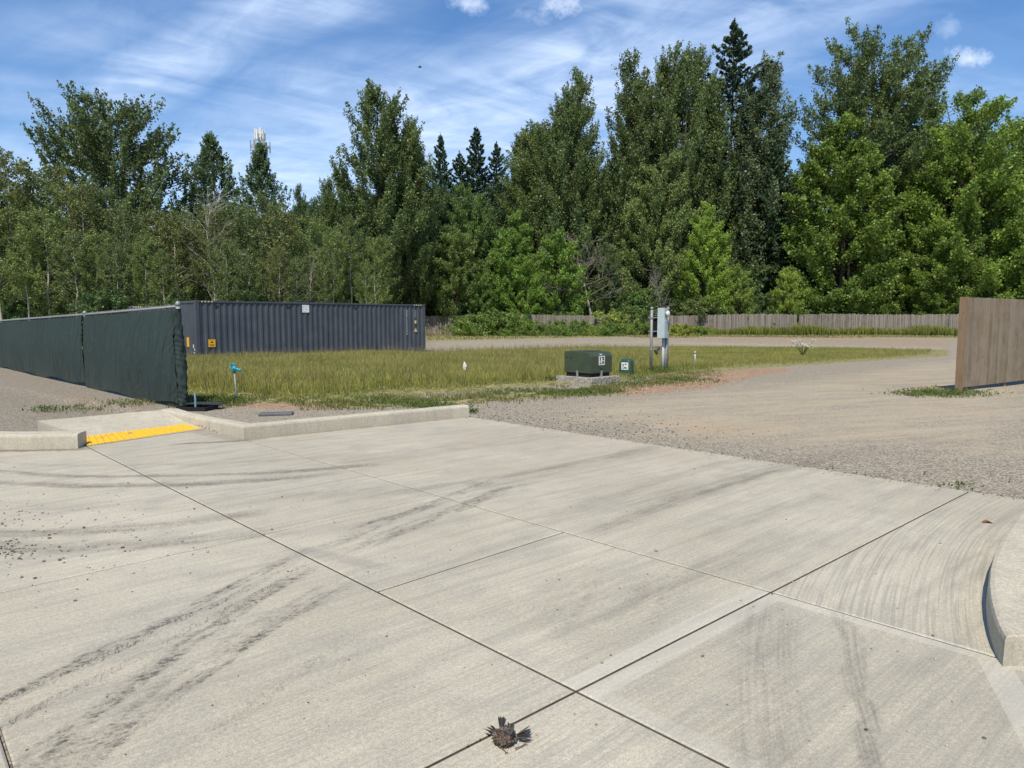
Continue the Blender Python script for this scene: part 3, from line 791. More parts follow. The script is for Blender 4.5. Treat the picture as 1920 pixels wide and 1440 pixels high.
def turn(mb, ang, off):
    cs, sn = math.cos(ang), math.sin(ang)
    mb.v = [(x * cs - y * sn + off[0], x * sn + y * cs + off[1], z) for x, y, z in mb.v]; return mb
def container(loc, ang, label, detail=True):
    """local x runs along the near long side from 0 to CL, local y into the box from 0 to CWD"""
    r = empty('shipping_container', loc, ang, label, 'shipping container')
    w1 = corr_wall(.16, CL - .16, .16, CH - .09, 0.035, .277, .036)
    w1.build('side_wall', M['cont'], r)
    turn(corr_wall(.16, CL - .16, .16, CH - .09, 0.035, .277, .036), math.pi, (CL, CWD)).build('side_wall', M['cont'], r)
    turn(corr_wall(.14, CWD - .14, .16, CH - .09, .03, .20, .030), -math.pi / 2, (0, CWD)).build('end_wall', M['cont'], r)
    f = MB()
    for x in (.08, CL - .08):
        for y in (.08, CWD - .08): f.box((x, y, CH / 2), (.16, .16, CH - .23))
    for y in (.05, CWD - .05):
        f.box((CL / 2, y, CH - .05), (CL - .34, .07, .08)); f.box((CL / 2, y, .09), (CL - .34, .08, .15))
    for x in (.05, CL - .05):
        f.box((x, CWD / 2, CH - .06), (.08, CWD - .34, .10)); f.box((x, CWD / 2, .09), (.09, CWD - .34, .15))
    f.build('frame', M['cont'], r, bevel=.008)
    rf = MB(); n = 40; vs = []; fs = []
    for i in range(n * 4 + 1):
        k = i % 4; z = CH - .035 + (.018 if k in (1, 2) else 0); x = .09 + (CL - .18) * i / (n * 4)
        vs += [(x, .03, z), (x, CWD - .03, z)]
    for i in range(n * 4): fs.append((2 * i, 2 * i + 2, 2 * i + 3, 2 * i + 1))
    rf.add(vs, fs); rf.build('roof', M['rust'], r)
    for x in (.089, CL - .089):
        for y in (.081, CWD - .081):
            for z in (.059, CH - .059):
                c = MB(); c.box((x, y, z), (.178, .164, .118)); c.build('corner_casting', M['cont'], r, bevel=.012)
    # doors at the far end
    for s in (0, 1):
        d = MB(); y0 = .15 + s * 1.08; d.box((CL - .03, y0 + .53, CH / 2 + .02), (.05, 1.05, CH - .36)); dd = d.build('door', M['cont'], r, bevel=.006)
        for k in (.3, .75):
            b_ = MB(); b_.tube([(CL + .02, y0 + k, .12), (CL + .02, y0 + k, CH - .12)], .017, 8); b_.box((CL + .03, y0 + k + .1, 1.1), (.02, .22, .04)); b_.build('lock_bar', M['galv'], dd)
    for x0 in (.25, CL - .75, ):
        for k in range(4 if x0 < 1 else 5):
            a = x0 + k * .14
            st = MB(); st.add([(a, .0125, CH - .078), (a + .07, .0125, CH - .078), (a + .10, .0125, CH - .02), (a + .03, .0125, CH - .02)], [(0, 1, 2, 3)]); st.build('hazard_marking', M['haz'], r)
    if detail:
        for x in (.95, 4.3, 7.9):
            v_ = MB(); v_.box((x, .055, CH - .26), (.16, .05, .11)); v_.build('air_vent', M['contdk'], r, bevel=.01)
        # yellow pallet warning on the long side, with small print
        a = MB(); a.box((.66, .028, .72), (.30, .008, .34)); a_ = a.build('warning_label', M['lab_y'], r)
        b_ = MB()
        for (x, z, w_, h_) in ((.60, .86, .08, .02), (.72, .86, .08, .02), (.66, .76, .12, .06), (.66, .66, .22, .012), (.66, .63, .22, .012), (.66, .60, .18, .012)):
            b_.box((x, .0225, z), (w_, .002, h_))
        b_.build('label_print', M['ink'], a_)
        a = MB(); a.box((.028, 1.18, .75), (.008, .30, .42)); a.build('warning_label', M['lab_y'], r)
        for cs_, ss_ in (((.028, .50, .58), (.006, .10, .16)), ((.028, .36, .44), (.006, .07, .09)), ((.028, .42, .30), (.006, .13, .05))): a = MB(); a.box(cs_, ss_); a.build('sticker', M['lab_w'], r)
        a = MB(); a.box((5.15, .028, CH - .31), (.36, .008, .36)); a_ = a.build('data_label', M['lab_w'], r)
        b_ = MB()
        for i in range(4): b_.box((5.15 + (-.06 if i % 2 else .04), .0225, CH - .19 - i * .08), (.20 - .02 * i, .002, .014))
        b_.box((5.02, .0225, CH - .28), (.02, .002, .22)); b_.build('label_print', simple('faint print', (.42, .42, .42), .6), a_)
        # upright code markings near the far end
        cm = MB(); z = CH - .36; rnd = random.Random(3)
        for i in range(11):
            g = .055 if i not in (3, 9) else .10
            h_ = .085; cm = MB()
            for (ox, oz, w_, hh) in ((-.022, 0, .011, h_), (.022, 0, .011, h_ * rnd.choice((1, .5))), (0, h_ / 2 - .006, .04, .011), (0, rnd.choice((0, -h_ / 2 + .006)), .04, .011)):
                cm.box((CL - 1.20 + ox, .0255, z + oz), (w_, .003, hh))
            cm.build('code_character', M['lab_w'], r); z -= h_ + g * .6
        for i in range(4):
            cm = MB()
            for (ox, w_, hh) in ((-.02, .010, .07), (.02, .010, .05), (0, .035, .010)):
                cm.box((CL - .66 + ox, .0255, CH - .36 - i * .105), (w_, .003, hh))
            cm.build('code_character', M['lab_w'], r)
        a = MB(); a.box((CL - .64, .028, 1.63), (.12, .006, .17)); a.build('warning_label', M['haz'], r)
        a = MB(); a.add([(CL - .75, .022, 1.10), (CL - .53, .022, 1.10), (CL - .64, .022, 1.32)], [(0, 1, 2)]); a.build('warning_triangle', M['haz'], r)
        for x in (5.0, 6.85):
            a = MB(); a.box((x, -.001, .085), (.42, .006, .10)); a.build('fork_pocket', M['lab_y'], r)
    return r
def galv(t):
    p = pos(t); n = t.vor(p, 60, 'Color'); n1 = t.noise(p, 6, 4, .6)
    c = t.mix(t.xyz(n)[0], (.20, .205, .205), (.33, .335, .33)); c = t.mix(t.m('MULTIPLY', t.ss(n1, .5, .7), .3), c, (.22, .21, .19))
    setb(t, c, .6, .3, .4)
M['galv'] = mat('galvanised steel', galv)
cA = Vector((-13.72, 30.9, 0)); cB = at(787, 660, 38.9)
angC = math.atan2(cB.y - cA.y, cB.x - cA.x)
container((cA.x, cA.y, ztf(cA.x, cA.y) + .03), angC, 'long grey blue corrugated shipping container with white code and yellow labels')
c2 = at(241, 574, 42)
container((c2.x, c2.y, c2.z - CH), R(-2), 'shipping container farther back, only its dark top showing above the screened fence', detail=False)

# ================================================================ SCREENED CHAIN LINK FENCE
def screen_fn(t):
    p = objc(t); x, y, z = t.xyz(p)
    s = t.attr('along')
    weave = t.noise(t.cxyz(t.m('MULTIPLY', s, 1.5), t.m('MULTIPLY', z, 70.0), 0.0), 1.0, 2, .6)
    weave2 = t.noise(t.cxyz(t.m('MULTIPLY', s, 60.0), t.m('MULTIPLY', z, 1.3), 0.0), 1.0, 3, .6)
    n1 = t.noise(p, 1.4, 4, .6)
    c = t.mix(t.ss(weave2, .3, .75), (.026, .043, .040), (.043, .064, .059))
    c = t.mix(t.m('MULTIPLY', t.ss(weave, .45, .75), .4), c, (.056, .078, .073))
    dust = t.m('MULTIPLY', t.ss(z, .75, -.1), t.ss(n1, .3, .7))
    c = t.mix(t.m('MULTIPLY', dust, .30), c, (.13, .12, .09))
    fold = t.noise(t.cxyz(t.m('ADD', t.m('MULTIPLY', s, 3.2), t.m('MULTIPLY', z, .9)), t.m('MULTIPLY', z, 1.1), 5.0), 1.0, 5, .62, .8)
    c = t.mix(t.m('MULTIPLY', t.ss(t.noise(t.cxyz(t.m('MULTIPLY', s, 9.0), t.m('MULTIPLY', z, .7), 9.0), 1.0, 4, .7), .48, .72), .35), c, (.075, .092, .085))
    setb(t, c, .8, 0, .2, t.bump(t.m('ADD', weave, weave2), .3, .004, t.bump(fold, .8, .09)))
    tr = t.node('ShaderNodeBsdfTranslucent'); t.put(tr.inputs[0], (.02, .035, .03))
    ad = t.node('ShaderNodeMixShader'); ad.inputs[0].default_value = .12
    t.l.new(t.b.outputs[0], ad.inputs[1]); t.l.new(tr.outputs[0], ad.inputs[2]); t.l.new(ad.outputs[0], t.o.inputs[0])
M['screen'] = mat('dark green windscreen fabric', screen_fn)
FP = [Vector((-5.83, 12.45, 0)), Vector((-10.25, 17.1, 0)), Vector((-18.75, 26.0, 0)), Vector((-24.5, 32.0, 0))]
FTOP = []
for p in FP: p.z = ztf(p.x, p.y) - .02
hts = [1.80, 1.72, 1.70, 1.68]
fz = [FP[0].z + 1.74 + .08, 1.65 + 10 * 17.1 / FPX, 1.65 - 2 * 26 / FPX, 1.65 - 8 * 32 / FPX]
fence = empty('chain_link_fence', FP[0], 0, 'chain link fence hung with dark green windscreen, beside the ramp', 'fence')
o0 = FP[0]
for i, p in enumerate(FP):
    m_ = MB(); q = p - o0; zt_ = fz[i] - o0.z; x0 = -.15 if i == 0 else 0
    m_.tube([(q.x, q.y, q.z - .1), (q.x, q.y, zt_ + .03)], .038 if i in (0, 2) else .03, 12)
    m_.lathe((q.x, q.y, zt_ + .03), [(.045, -.02), (.045, .02), (.03, .05), (.008, .065)], 10)
    m_.build('post', M['galv'], fence, smooth=True)
rl = MB(); rl.tube([(p.x - o0.x, p.y - o0.y, fz[i] - o0.z) for i, p in enumerate(FP)], .021, 8); rl.build('top_rail', M['galv'], fence, smooth=True)
# chain link wire: two families of slanting wires
wr = MB()
for i in range(3):
    a, b = FP[i] - o0, FP[i + 1] - o0; za, zb = fz[i] - o0.z, fz[i + 1] - o0.z
    d = Vector((b.x - a.x, b.y - a.y, 0)); L = d.length; d.normalize(); nrm = Vector((d.y, -d.x, 0))
    step = .09; n = int(L / step); H_ = 1.70
    for k in range(n):
        for sg in (1, -1):
            u0 = k * step; du = sg * step * .5
            # zigzag only near the top where it shows above the cloth, straight runs below
            pts = []
            for j in range(3):
                uu = u0 + (du if j % 2 else 0); zz = za + (zb - za) * (uu / L) + .045 - j * .045
                pts.append(a + d * uu + nrm * (.024) + Vector((0, 0, zz - a.z)))
            wr.tube(pts, .0026, 3, False)
wr.build('chain_wire', M['galv'], fence)
def cloth(a, b, za, zb, ba, bb, ruff_a, ruff_b, seed, nm='privacy_screen'):
    L = (Vector((b.x, b.y)) - Vector((a.x, a.y))).length; d = Vector((b.x - a.x, b.y - a.y, 0)).normalized(); nrm = Vector((d.y, -d.x, 0))
    if nrm.y > 0: nrm = -nrm
    nu, nv = int(L / .04), 44; U, Vv = np.meshgrid(np.linspace(0, 1, nu + 1), np.linspace(0, 1, nv + 1))
    s = U * L; r_ = np.random.default_rng(seed)
    off = .035 + .014 * np.sin(s * 2.1 + Vv * 2) + .004 * np.sin(s * 11 + 2 * np.sin(Vv * 3)) * (1 - Vv * .3)
    # little tension creases fanning from the ties along the top edge
    for k in range(int(L / .45)):
        sc_ = k * .45 + r_.uniform(-.05, .05)
        off += .016 * np.exp(-((s - sc_) / .06) ** 2) * np.exp(-(1 - Vv) / .12)
    ea = np.exp(-s / .22); eb = np.exp(-(L - s) / .22)
    cr = .035 * np.sin(Vv * 46 + 5 * np.sin(Vv * 9) + s * 16) + .03 * np.sin(Vv * 21 + s * 24)
    off += cr * (ruff_a * ea + ruff_b * eb) + .05 * ruff_a * ea
    bulge = .05 * np.sin(np.pi * np.clip(1 - Vv, 0, 1)) * (1 + .5 * np.sin(s * .9)); off += bulge
    z0 = ba + (bb - ba) * U + .035 * np.sin(s * 1.7 + seed) * 1.0 - .03 * np.sin(np.pi * U); z1 = za + (zb - za) * U - .035 - .018 * np.abs(np.sin(s * np.pi / .45))
    Z = z0 + (z1 - z0) * Vv
    sh = -(ruff_a * .10) * np.sin(np.pi * np.clip(1 - Vv, 0, 1)) ** 1.0 * ea
    X = a.x + d.x * (s + sh) + nrm.x * off; Y = a.y + d.y * (s + sh) + nrm.y * off
    ii = np.arange((nu + 1) * (nv + 1)).reshape(nv + 1, nu + 1)
    F_ = np.stack([ii[:-1, :-1], ii[:-1, 1:], ii[1:, 1:], ii[1:, :-1]], -1).reshape(-1, 4)
    return npmesh(nm, np.stack([X, Y, Z], -1).reshape(-1, 3), F_, M['screen'], fence, {'along': s.ravel()}, True)
rel = [p - o0 for p in FP]; zr = [z - o0.z for z in fz]
cloth(rel[0] + (rel[0] - rel[1]).normalized() * .03, rel[1] - (rel[0] - rel[1]).normalized() * .035, zr[0], zr[1], .10, rel[1].z + .05, .40, .12, 1)
cloth(rel[1] + (rel[0] - rel[1]).normalized() * .03, rel[2], zr[1], zr[2], rel[1].z + .12, rel[2].z + .05, .30, .3, 2)
cloth(rel[2], rel[3], zr[2], zr[3], rel[2].z + .05, rel[3].z + .05, .4, .3, 3)
# wrapped, bunched end of the cloth round the last post
U, Vv = np.meshgrid(np.linspace(0, 1, 15), np.linspace(0, 1, 90)); th_ = -3.5 + U * 4.7
rad = .066 + .045 * np.sin(Vv * np.pi) ** 2 * (1 - Vv) + .005 * np.sin(Vv * 93 + U * 9 + 4 * np.sin(Vv * 11)) + .007 * np.sin(U * 22 + 6 * np.sin(Vv * 7)) + .004 * np.sin(Vv * 47 - U * 14)
ii = np.arange(15 * 90).reshape(90, 15); F_ = np.stack([ii[:-1, :-1], ii[:-1, 1:], ii[1:, 1:], ii[1:, :-1]], -1).reshape(-1, 4)
npmesh('screen_end', np.stack([-.02 + rad * np.cos(th_) * 1.15 + .06 * (1 - Vv), rad * np.sin(th_) - .03, .12 + Vv * (zr[0] - .16)], -1).reshape(-1, 3), F_, M['screen'], fence, {'along': U.ravel()}, True)

# ================================================================ WOODEN FENCES
def wood_fn(c1, c2, grey, gmix):
    def fn(t):
        p = pos(t); x, y, z = t.xyz(p)
        isl = t.attr('tone')
        g = t.noise(t.cxyz(t.m('MULTIPLY', x, 38.0), t.m('MULTIPLY', y, 38.0), t.m('MULTIPLY', z, 2.2)), 1.0, 4, .65, .4)
        n1 = t.noise(p, 2.5, 4, .6)
        c = t.mix(isl, c1, c2); c = t.mix(t.m('MULTIPLY', t.ss(g, .42, .7), .5), c, tuple(v * .5 for v in c1))
        c = t.mix(t.m('MULTIPLY', t.ss(n1, .35, .65), gmix), c, grey)
        kn = t.vor(t.cxyz(t.m('MULTIPLY', x, 5.0), t.m('MULTIPLY', y, 5.0), t.m('MULTIPLY', z, 1.7)), 1.6)
        c = t.mix(t.m('MULTIPLY', t.ss(kn, .11, .06), .7), c, tuple(v * .25 for v in c1))
        setb(t, c, .85, 0, .2, t.bump(g, .4, .006))
    return fn
M['stain'] = mat('brown stained boards', wood_fn((.175, .128, .082), (.275, .212, .142), (.27, .24, .195), .5))
M['stainp'] = mat('brown stained post', wood_fn((.225, .150, .088), (.25, .17, .10), (.24, .19, .14), .3))
M['oldw'] = mat('weathered grey boards', wood_fn((.15, .122, .095), (.30, .26, .215), (.24, .218, .195), .5))
def boards(mb, a, b, bw, gap, h, zb, th=.018, jit=.0, tones=None, hj=0.0, skip=None, dog=False):
    d = Vector((b.x - a.x, b.y - a.y, 0)); L = d.length; d.normalize(); nrm = Vector((-d.y, d.x, 0)); s = 0.0
    while s < L:
        w_ = bw * random.uniform(.92, 1.06)
        if not (skip and any(q0 < s < q1 for q0, q1 in skip)):
            c = a + d * (s + w_ / 2); z0 = zb(c.x, c.y) ; hh = h(s) + random.uniform(-hj, hj)
            j = random.uniform(-jit, jit); lean = random.uniform(-jit, jit) * .7
            vs = []
            for k, (zz, ln_) in enumerate(((z0, 0), (z0 + hh, lean))):
                for (uu, nn) in ((-w_ / 2, -th / 2), (w_ / 2, -th / 2), (w_ / 2, th / 2), (-w_ / 2, th / 2)):
                    q = c + d * (uu + ln_) + nrm * (nn + j); vs.append((q.x, q.y, zz))
            mb.add(vs, [(0, 3, 2, 1), (4, 5, 6, 7), (0, 1, 5, 4), (1, 2, 6, 5), (2, 3, 7, 6), (3, 0, 4, 7)])
            if tones is not None: tones += [random.random()] * 8
        s += w_ + gap * random.uniform(.4, 1.6)
def addtone(o, tones):
    a_ = o.data.attributes.new('tone', 'FLOAT', 'POINT'); a_.data.foreach_set('value', np.array(tones, np.float32))
# the near brown fence at the right
a = G(1797, 733); b = G(1920, 717.5); d = (b - a).normalized(); e = a + d * 9.5
wf_ = empty('wooden_fence', a, 0, 'tall brown stained board fence panel ending in a post beside the gravel drive', 'fence')
H_ = 2.16
mb = MB(); tn_ = []; rel_a = Vector((.13 * d.x, .13 * d.y, 0)); rel_e = e - a
boards(mb, rel_a, rel_e, .138, .014, lambda s: H_ - .05 + .0, lambda x_, y_: .07, .018, .002, tn_, .006)
bo = mb.build('board', M['stain'], wf_); addtone(bo, tn_); bo.name = 'boards'
nrm = Vector((-d.y, d.x, 0))
for k, s in enumerate((.0, 2.6, 5.2, 7.8)):
    m_ = MB(); c = d * (s + .045) + nrm * (0.012 if k == 0 else .062); m_.box((c.x, c.y, H_ / 2 - .05), (.105, .14 if k == 0 else .09, H_ + .14), math.atan2(d.y, d.x))
    po = m_.build('post', M['stainp'], wf_, bevel=.004); addtone(po, [.5] * 8)
for z in (.35, 1.1, 1.95):
    m_ = MB(); c = d * 4.7 + nrm * .035; m_.box((c.x, c.y, z), (9.2, .04, .09), math.atan2(d.y, d.x)); ro = m_.build('rail', M['stain'], wf_); addtone(ro, [.3] * 8)
# the far weathered fence
def fpt(px, py_top, Y): q = at(px, py_top, Y); return Vector((q.x, q.y, 0))
fo = empty('wooden_fence', (0, 65, ztf(0, 65)), 0, 'long weathered grey picket fence at the foot of the wood, with a narrow gap', 'fence')
zb0 = ztf(0, 65)
W0, W1, W2, W3, W4 = at(700, 600, 66), at(875, 590, 65.5), at(1493, 590, 65), at(1500, 590, 65), at(2060, 588, 60)
def far_run(A, B, ta, tb, seed):
    random.seed(seed); mb = MB(); tn_ = []; L = (Vector((B.x, B.y)) - Vector((A.x, A.y))).length
    z_a, z_b = at(960, ta, A.y).z, at(960, tb, B.y).z
    def hfun(s):
        k = s / L; X_ = A.x + (B.x - A.x) * k; Y_ = A.y + (B.y - A.y) * k
        return z_a + (z_b - z_a) * k - ztf(X_, Y_) + .04 * math.sin(s * .55) + .05 * math.sin(s * .23 + 1) + .1
    boards(mb, Vector((A.x, A.y - 65, 0)), Vector((B.x, B.y - 65, 0)), .14, .016, hfun, lambda x_, y_: ztf(x_, y_ + 65) - zb0 - .1, .018, .02, tn_, .045)
    o = mb.build('fence_panel', M['oldw'], fo); addtone(o, tn_)
    n = int(L / 2.4)
    for k in range(n + 1):
        X_ = A.x + (B.x - A.x) * k / n; Y_ = A.y + (B.y - A.y) * k / n + .09
        m_ = MB(); z0 = ztf(X_, Y_) - zb0; m_.box((X_, Y_ - 65, z0 + .85), (.09, .09, 1.75)); q = m_.build('post', M['oldw'], fo); addtone(q, [.2] * 8)
far_run(W0, W1, 599, 590, 11); far_run(W1, W2, 590.5, 590, 12); far_run(W3, W4, 591, 586, 13)
random.seed(21)

# ================================================================ UTILITY FURNITURE
M['tgreen'] = simple('transformer green', (.046, .066, .036), .5, var=.12, scale=3, spec=.5)
M['pgreen'] = simple('pedestal green', (.018, .075, .052), .45, var=.15, scale=3, spec=.5)
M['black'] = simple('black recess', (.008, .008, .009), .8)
M['aggr'] = None
def aggr(t):
    p = pos(t); c1 = t.xyz(t.vor(p, 45, 'Color'))[0]; d_ = t.vor(p, 45)
    c = t.ramp(c1, [(0, (.14, .12, .10)), (.5, (.30, .27, .23)), (1, (.48, .44, .38))])
    setb(t, c, .9, 0, .2, t.bump(d_, -.5, .01))
M['aggr'] = mat('pebbly pad', aggr)
M['meter'] = simple('pale grey enamel', (.40, .47, .48), .45, var=.06, spec=.5)
M['pvc'] = simple('grey pvc conduit', (.42, .43, .43), .5, var=.08)
M['teal'] = simple('teal painted metal', (.02, .27, .36), .4, var=.15, spec=.5)
M['bluep'] = simple('blue grey stake', (.17, .30, .36), .5)
M['glass'] = simple('meter glass cover', (.62, .62, .60), .12, spec=.8, var=.2, scale=40)
# pad and transformer
zp = onG(1108, 721).z
tc_ = G(1108, 707, zp + .17); tl = G(1058, 703.5, zp + .17)
ang = math.atan2(tl.y - tc_.y, tl.x - tc_.x)       # direction of the left face from the near corner
W_ = (tl - tc_).length; ux = Vector((math.cos(ang), math.sin(ang), 0)); uy = Vector((math.sin(ang), -math.cos(ang), 0))   # uy: along the right face
tr_ = G(1150, 703.5, zp + .17); D_ = (tr_ - tc_).length
if uy.dot(tr_ - tc_) < 0: uy = -uy
base = tc_ - Vector((0, 0, .10))
pad = MB()
def loc2(u_, v_, z): q = base + ux * u_ + uy * v_; return (q.x, q.y, q.z + z)
def obox(mb, u0, u1, v0, v1, z0, z1):
    mb.add([loc2(u0, v0, z0), loc2(u1, v0, z0), loc2(u1, v1, z0), loc2(u0, v1, z0), loc2(u0, v0, z1), loc2(u1, v0, z1), loc2(u1, v1, z1), loc2(u0, v1, z1)],
           [(0, 3, 2, 1), (4, 5, 6, 7), (0, 1, 5, 4), (1, 2, 6, 5), (2, 3, 7, 6), (3, 0, 4, 7)])
def fixn(o):
    bm = bmesh.new(); bm.from_mesh(o.data); bmesh.ops.recalc_face_normals(bm, faces=bm.faces); bm.to_mesh(o.data); bm.free(); return o
obox(pad, -.16, W_ + .16, -.16, D_ + .16, -.12, .085)
po = fixn(pad.build('equipment_pad', M['aggr'], bevel=.01)); tag(po, 'low pebbly concrete pad under the big green utility box', 'pad')
tf = empty('utility_transformer', base, 0, 'large olive green pad mounted electrical box with sloped front edge and white warning label', 'utility box')
def tfb(mb, name, m_, par=None, bevel=.006):
    o = fixn(mb.build(name, m_, None, bevel=bevel)); o.parent = par or tf
    o.data.transform(Matrix.Translation(-base)); return o
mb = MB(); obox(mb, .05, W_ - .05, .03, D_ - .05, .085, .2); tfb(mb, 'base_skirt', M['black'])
HT = .76
mb = MB()   # body: the front (right face, v axis at u=0) has a chamfered top edge
cs = [(0, .19), (0, HT - .12), (.10, HT - .01), (W_, HT), (W_, .19)]
vs = [loc2(u_, 0, z) for u_, z in cs] + [loc2(u_, D_, z) for u_, z in cs]
mb.add(vs, [(0, 1, 2, 3, 4), (9, 8, 7, 6, 5)] + [(i, 5 + i, 5 + (i + 1) % 5, (i + 1) % 5) for i in range(5)])
body = tfb(mb, 'cabinet', M['tgreen'])
mb = MB(); obox(mb, .32, W_ - .06, .05, D_ - .06, HT - .012, HT + .014); tfb(mb, 'lid', M['tgreen'])
mb = MB(); obox(mb, -.006, .0, .36 * D_, .64 * D_, .40, .645); lb = tfb(mb, 'warning_label', M['lab_w'], bevel=0)
mb = MB()
for (v0, v1, z0, z1) in ((.40, .445, .545, .62), (.41, .435, .50, .545), (.50, .60, .585, .62), (.53, .60, .53, .57), (.39, .46, .43, .47), (.50, .61, .435, .45), (.50, .61, .46, .475), (.50, .61, .485, .50)):
    obox(mb, -.009, -.006, v0 * D_, v1 * D_, z0, z1)
tfb(mb, 'label_print', M['ink'], lb, 0)
mb = MB(); obox(mb, .02, .06, .46 * D_, .54 * D_, HT - .085, HT - .06); tfb(mb, 'number_plate', M['lab_w'], bevel=0)
for (u_, v_, z) in ((.10 * W_ + .6, -.004, .62), (.9 * W_, -.004, .63), (.42 * W_, -.004, .21), (-.004, .44 * D_, .33), (-.004, .52 * D_, .33)):
    mb = MB(); obox(mb, u_ - .018, u_ + .018, v_ - .018, v_ + .018, z - .018, z + .018); tfb(mb, 'bolt', M['tgreen'])
for (u_, v_) in ((.5 * W_, .0), (.0, .47 * D_)):
    mb = MB(); obox(mb, u_ - .02, u_ + .04, v_ - .01, v_ + .05, .085, .25); tfb(mb, 'hasp', M['galv'])
# telecom pedestal
pb = onG(1175, 703); pe = empty('utility_pedestal', pb, R(-38), 'small rounded dark green utility pedestal with white label, right of the large box', 'utility box')
mb = MB(); mb.box((0, 0, .20), (.36, .36, .42)); body = mb.build('housing', M['pgreen'], pe, bevel=.03)
mb = MB(); mb.box((0, 0, .455), (.355, .355, .085), 0, .72); mb.build('cap', M['pgreen'], pe, bevel=.02)
mb = MB(); mb.box((0, 0, .05), (.40, .40, .06)); mb.build('base_flange', M['pgreen'], pe, bevel=.01)
mb = MB(); mb.box((.03, -.183, .29), (.24, .004, .23)); lb = mb.build('warning_label', M['lab_w'], pe)
mb = MB(); mb.box((-.03, -.187, .32), (.035, .003, .09)); mb.box((.06, -.187, .35), (.07, .003, .03)); mb.box((.02, -.187, .225), (.16, .003, .02)); mb.box((.05, -.187, .25), (.1, .003, .015)); mb.build('label_print', M['ink'], lb)
# meter pedestal
mp = onG(1240, 698); mt = empty('meter_pedestal', mp, 0, 'pale grey electric meter cabinet strapped to two galvanised pipes in the grass', 'meter pedestal')
sc_ = FPX / mp.y
def mx(px): return (px - 1240) / sc_
def mz(py): return (698 - py) / sc_
for px, r_ in ((1219, .045), (1252, .04)):
    m_ = MB(); yo = -.10 if px < 1240 else .12
    m_.tube([(mx(px), yo, -.1), (mx(px), yo, mz(580))], r_, 12); m_.lathe((mx(px), yo, mz(580)), [(r_ + .015, 0), (r_ + .015, .035), (r_ * .7, .07), (.005, .08)], 12)
    m_.build('pipe_post', M['galv'], mt, smooth=True)
m_ = MB(); m_.tube([(mx(1242.5), -.02, -.1), (mx(1242.5), -.02, mz(634))], .047, 14); m_.build('conduit', M['pvc'], mt, smooth=True)
m_ = MB(); m_.tube([(mx(1248.5), .08, -.1), (mx(1248.5), .08, mz(634))], .045, 14); m_.build('conduit', M['galv'], mt, smooth=True)
for z in (596, 621.5, 655):
    m_ = MB(); m_.tube([(mx(1213), -.09, mz(z)), (mx(1256), .12, mz(z))], .020, 6); m_.build('strut', M['galv'], mt)
for z in (596, 655):
    m_ = MB(); m_.lathe((mx(1219), -.10, mz(z)), [(.062, -.03), (.062, .03)], 10); m_.build('clamp', M['galv'], mt)
ca = R(-34); ccx, ccy = mx(1238.5), -.10
m_ = MB(); m_.box((ccx + .02, ccy + .02, (mz(578) + mz(634)) / 2), (.30, .24, mz(578) - mz(634)), R(56)); cab = m_.build('cabinet', M['meter'], mt, bevel=.008)
dr = Vector((math.cos(R(-34)), math.sin(R(-34)), 0)); dr2 = Vector((math.cos(R(56)), math.sin(R(56)), 0))
fc = Vector((ccx + .02, ccy + .02, 0)) + dr * .125
m_ = MB(); c = fc + Vector((0, 0, mz(617))); m_.box((c.x, c.y, c.z), (.27, .012, (mz(600) - mz(633))), R(56)); m_.build('cover', M['meter'], cab, bevel=.004)
m_ = MB(); c = fc + Vector((0, 0, mz(588.5)))
pts = [c + dr * k for k in (-.01, .03, .075, .10, .112)]; m_.tube(pts, [.095, .095, .088, .07, .03], 18); m_.build('meter_glass', M['glass'], mt, smooth=True)
m_ = MB(); m_.tube([c + dr * .0, c + dr * .035], .108, 18); m_.build('meter_ring', M['galv'], mt)
m_ = MB(); c = fc + Vector((0, 0, mz(601.5))) + dr * .014 - dr2 * .06; m_.box((c.x, c.y, c.z), (.05, .01, .035), R(56)); m_.build('seal_tag', M['lab_w'], cab)
m_ = MB(); m_.box((mx(1226), .08, (mz(592) + mz(632)) / 2), (.17, .12, mz(592) - mz(632)), R(10)); m_.build('junction_box', M['black'], mt, bevel=.01)
m_ = MB(); m_.tube([(mx(1236), .02, mz(650)), (mx(1229), .04, mz(658)), (mx(1232), .04, mz(664))], [.05, .07, .04], 8); m_.build('weather_head', simple('dark pvc', (.06, .06, .062), .5), mt)
# short pipe stub
q = onG(1303, 685); st_ = empty('pipe_stub', q, 0, 'short pale capped pipe sticking up from the grass right of the meter pedestal', 'pipe')
m_ = MB(); m_.tube([(0, 0, -.1), (.0, 0, .26), (-.012, 0, .48)], [.035, .033, .03], 10); m_.build('pipe', M['pvc'], st_, smooth=True)
m_ = MB(); m_.lathe((-.012, 0, .46), [(.042, 0), (.042, .07), (.02, .085)], 10); m_.build('cap', M['pvc'], st_, smooth=True)
m_ = MB(); m_.tube([(.01, -.01, .08), (.10, -.02, .14)], .014, 6); m_.build('tie', M['galv'], st_)
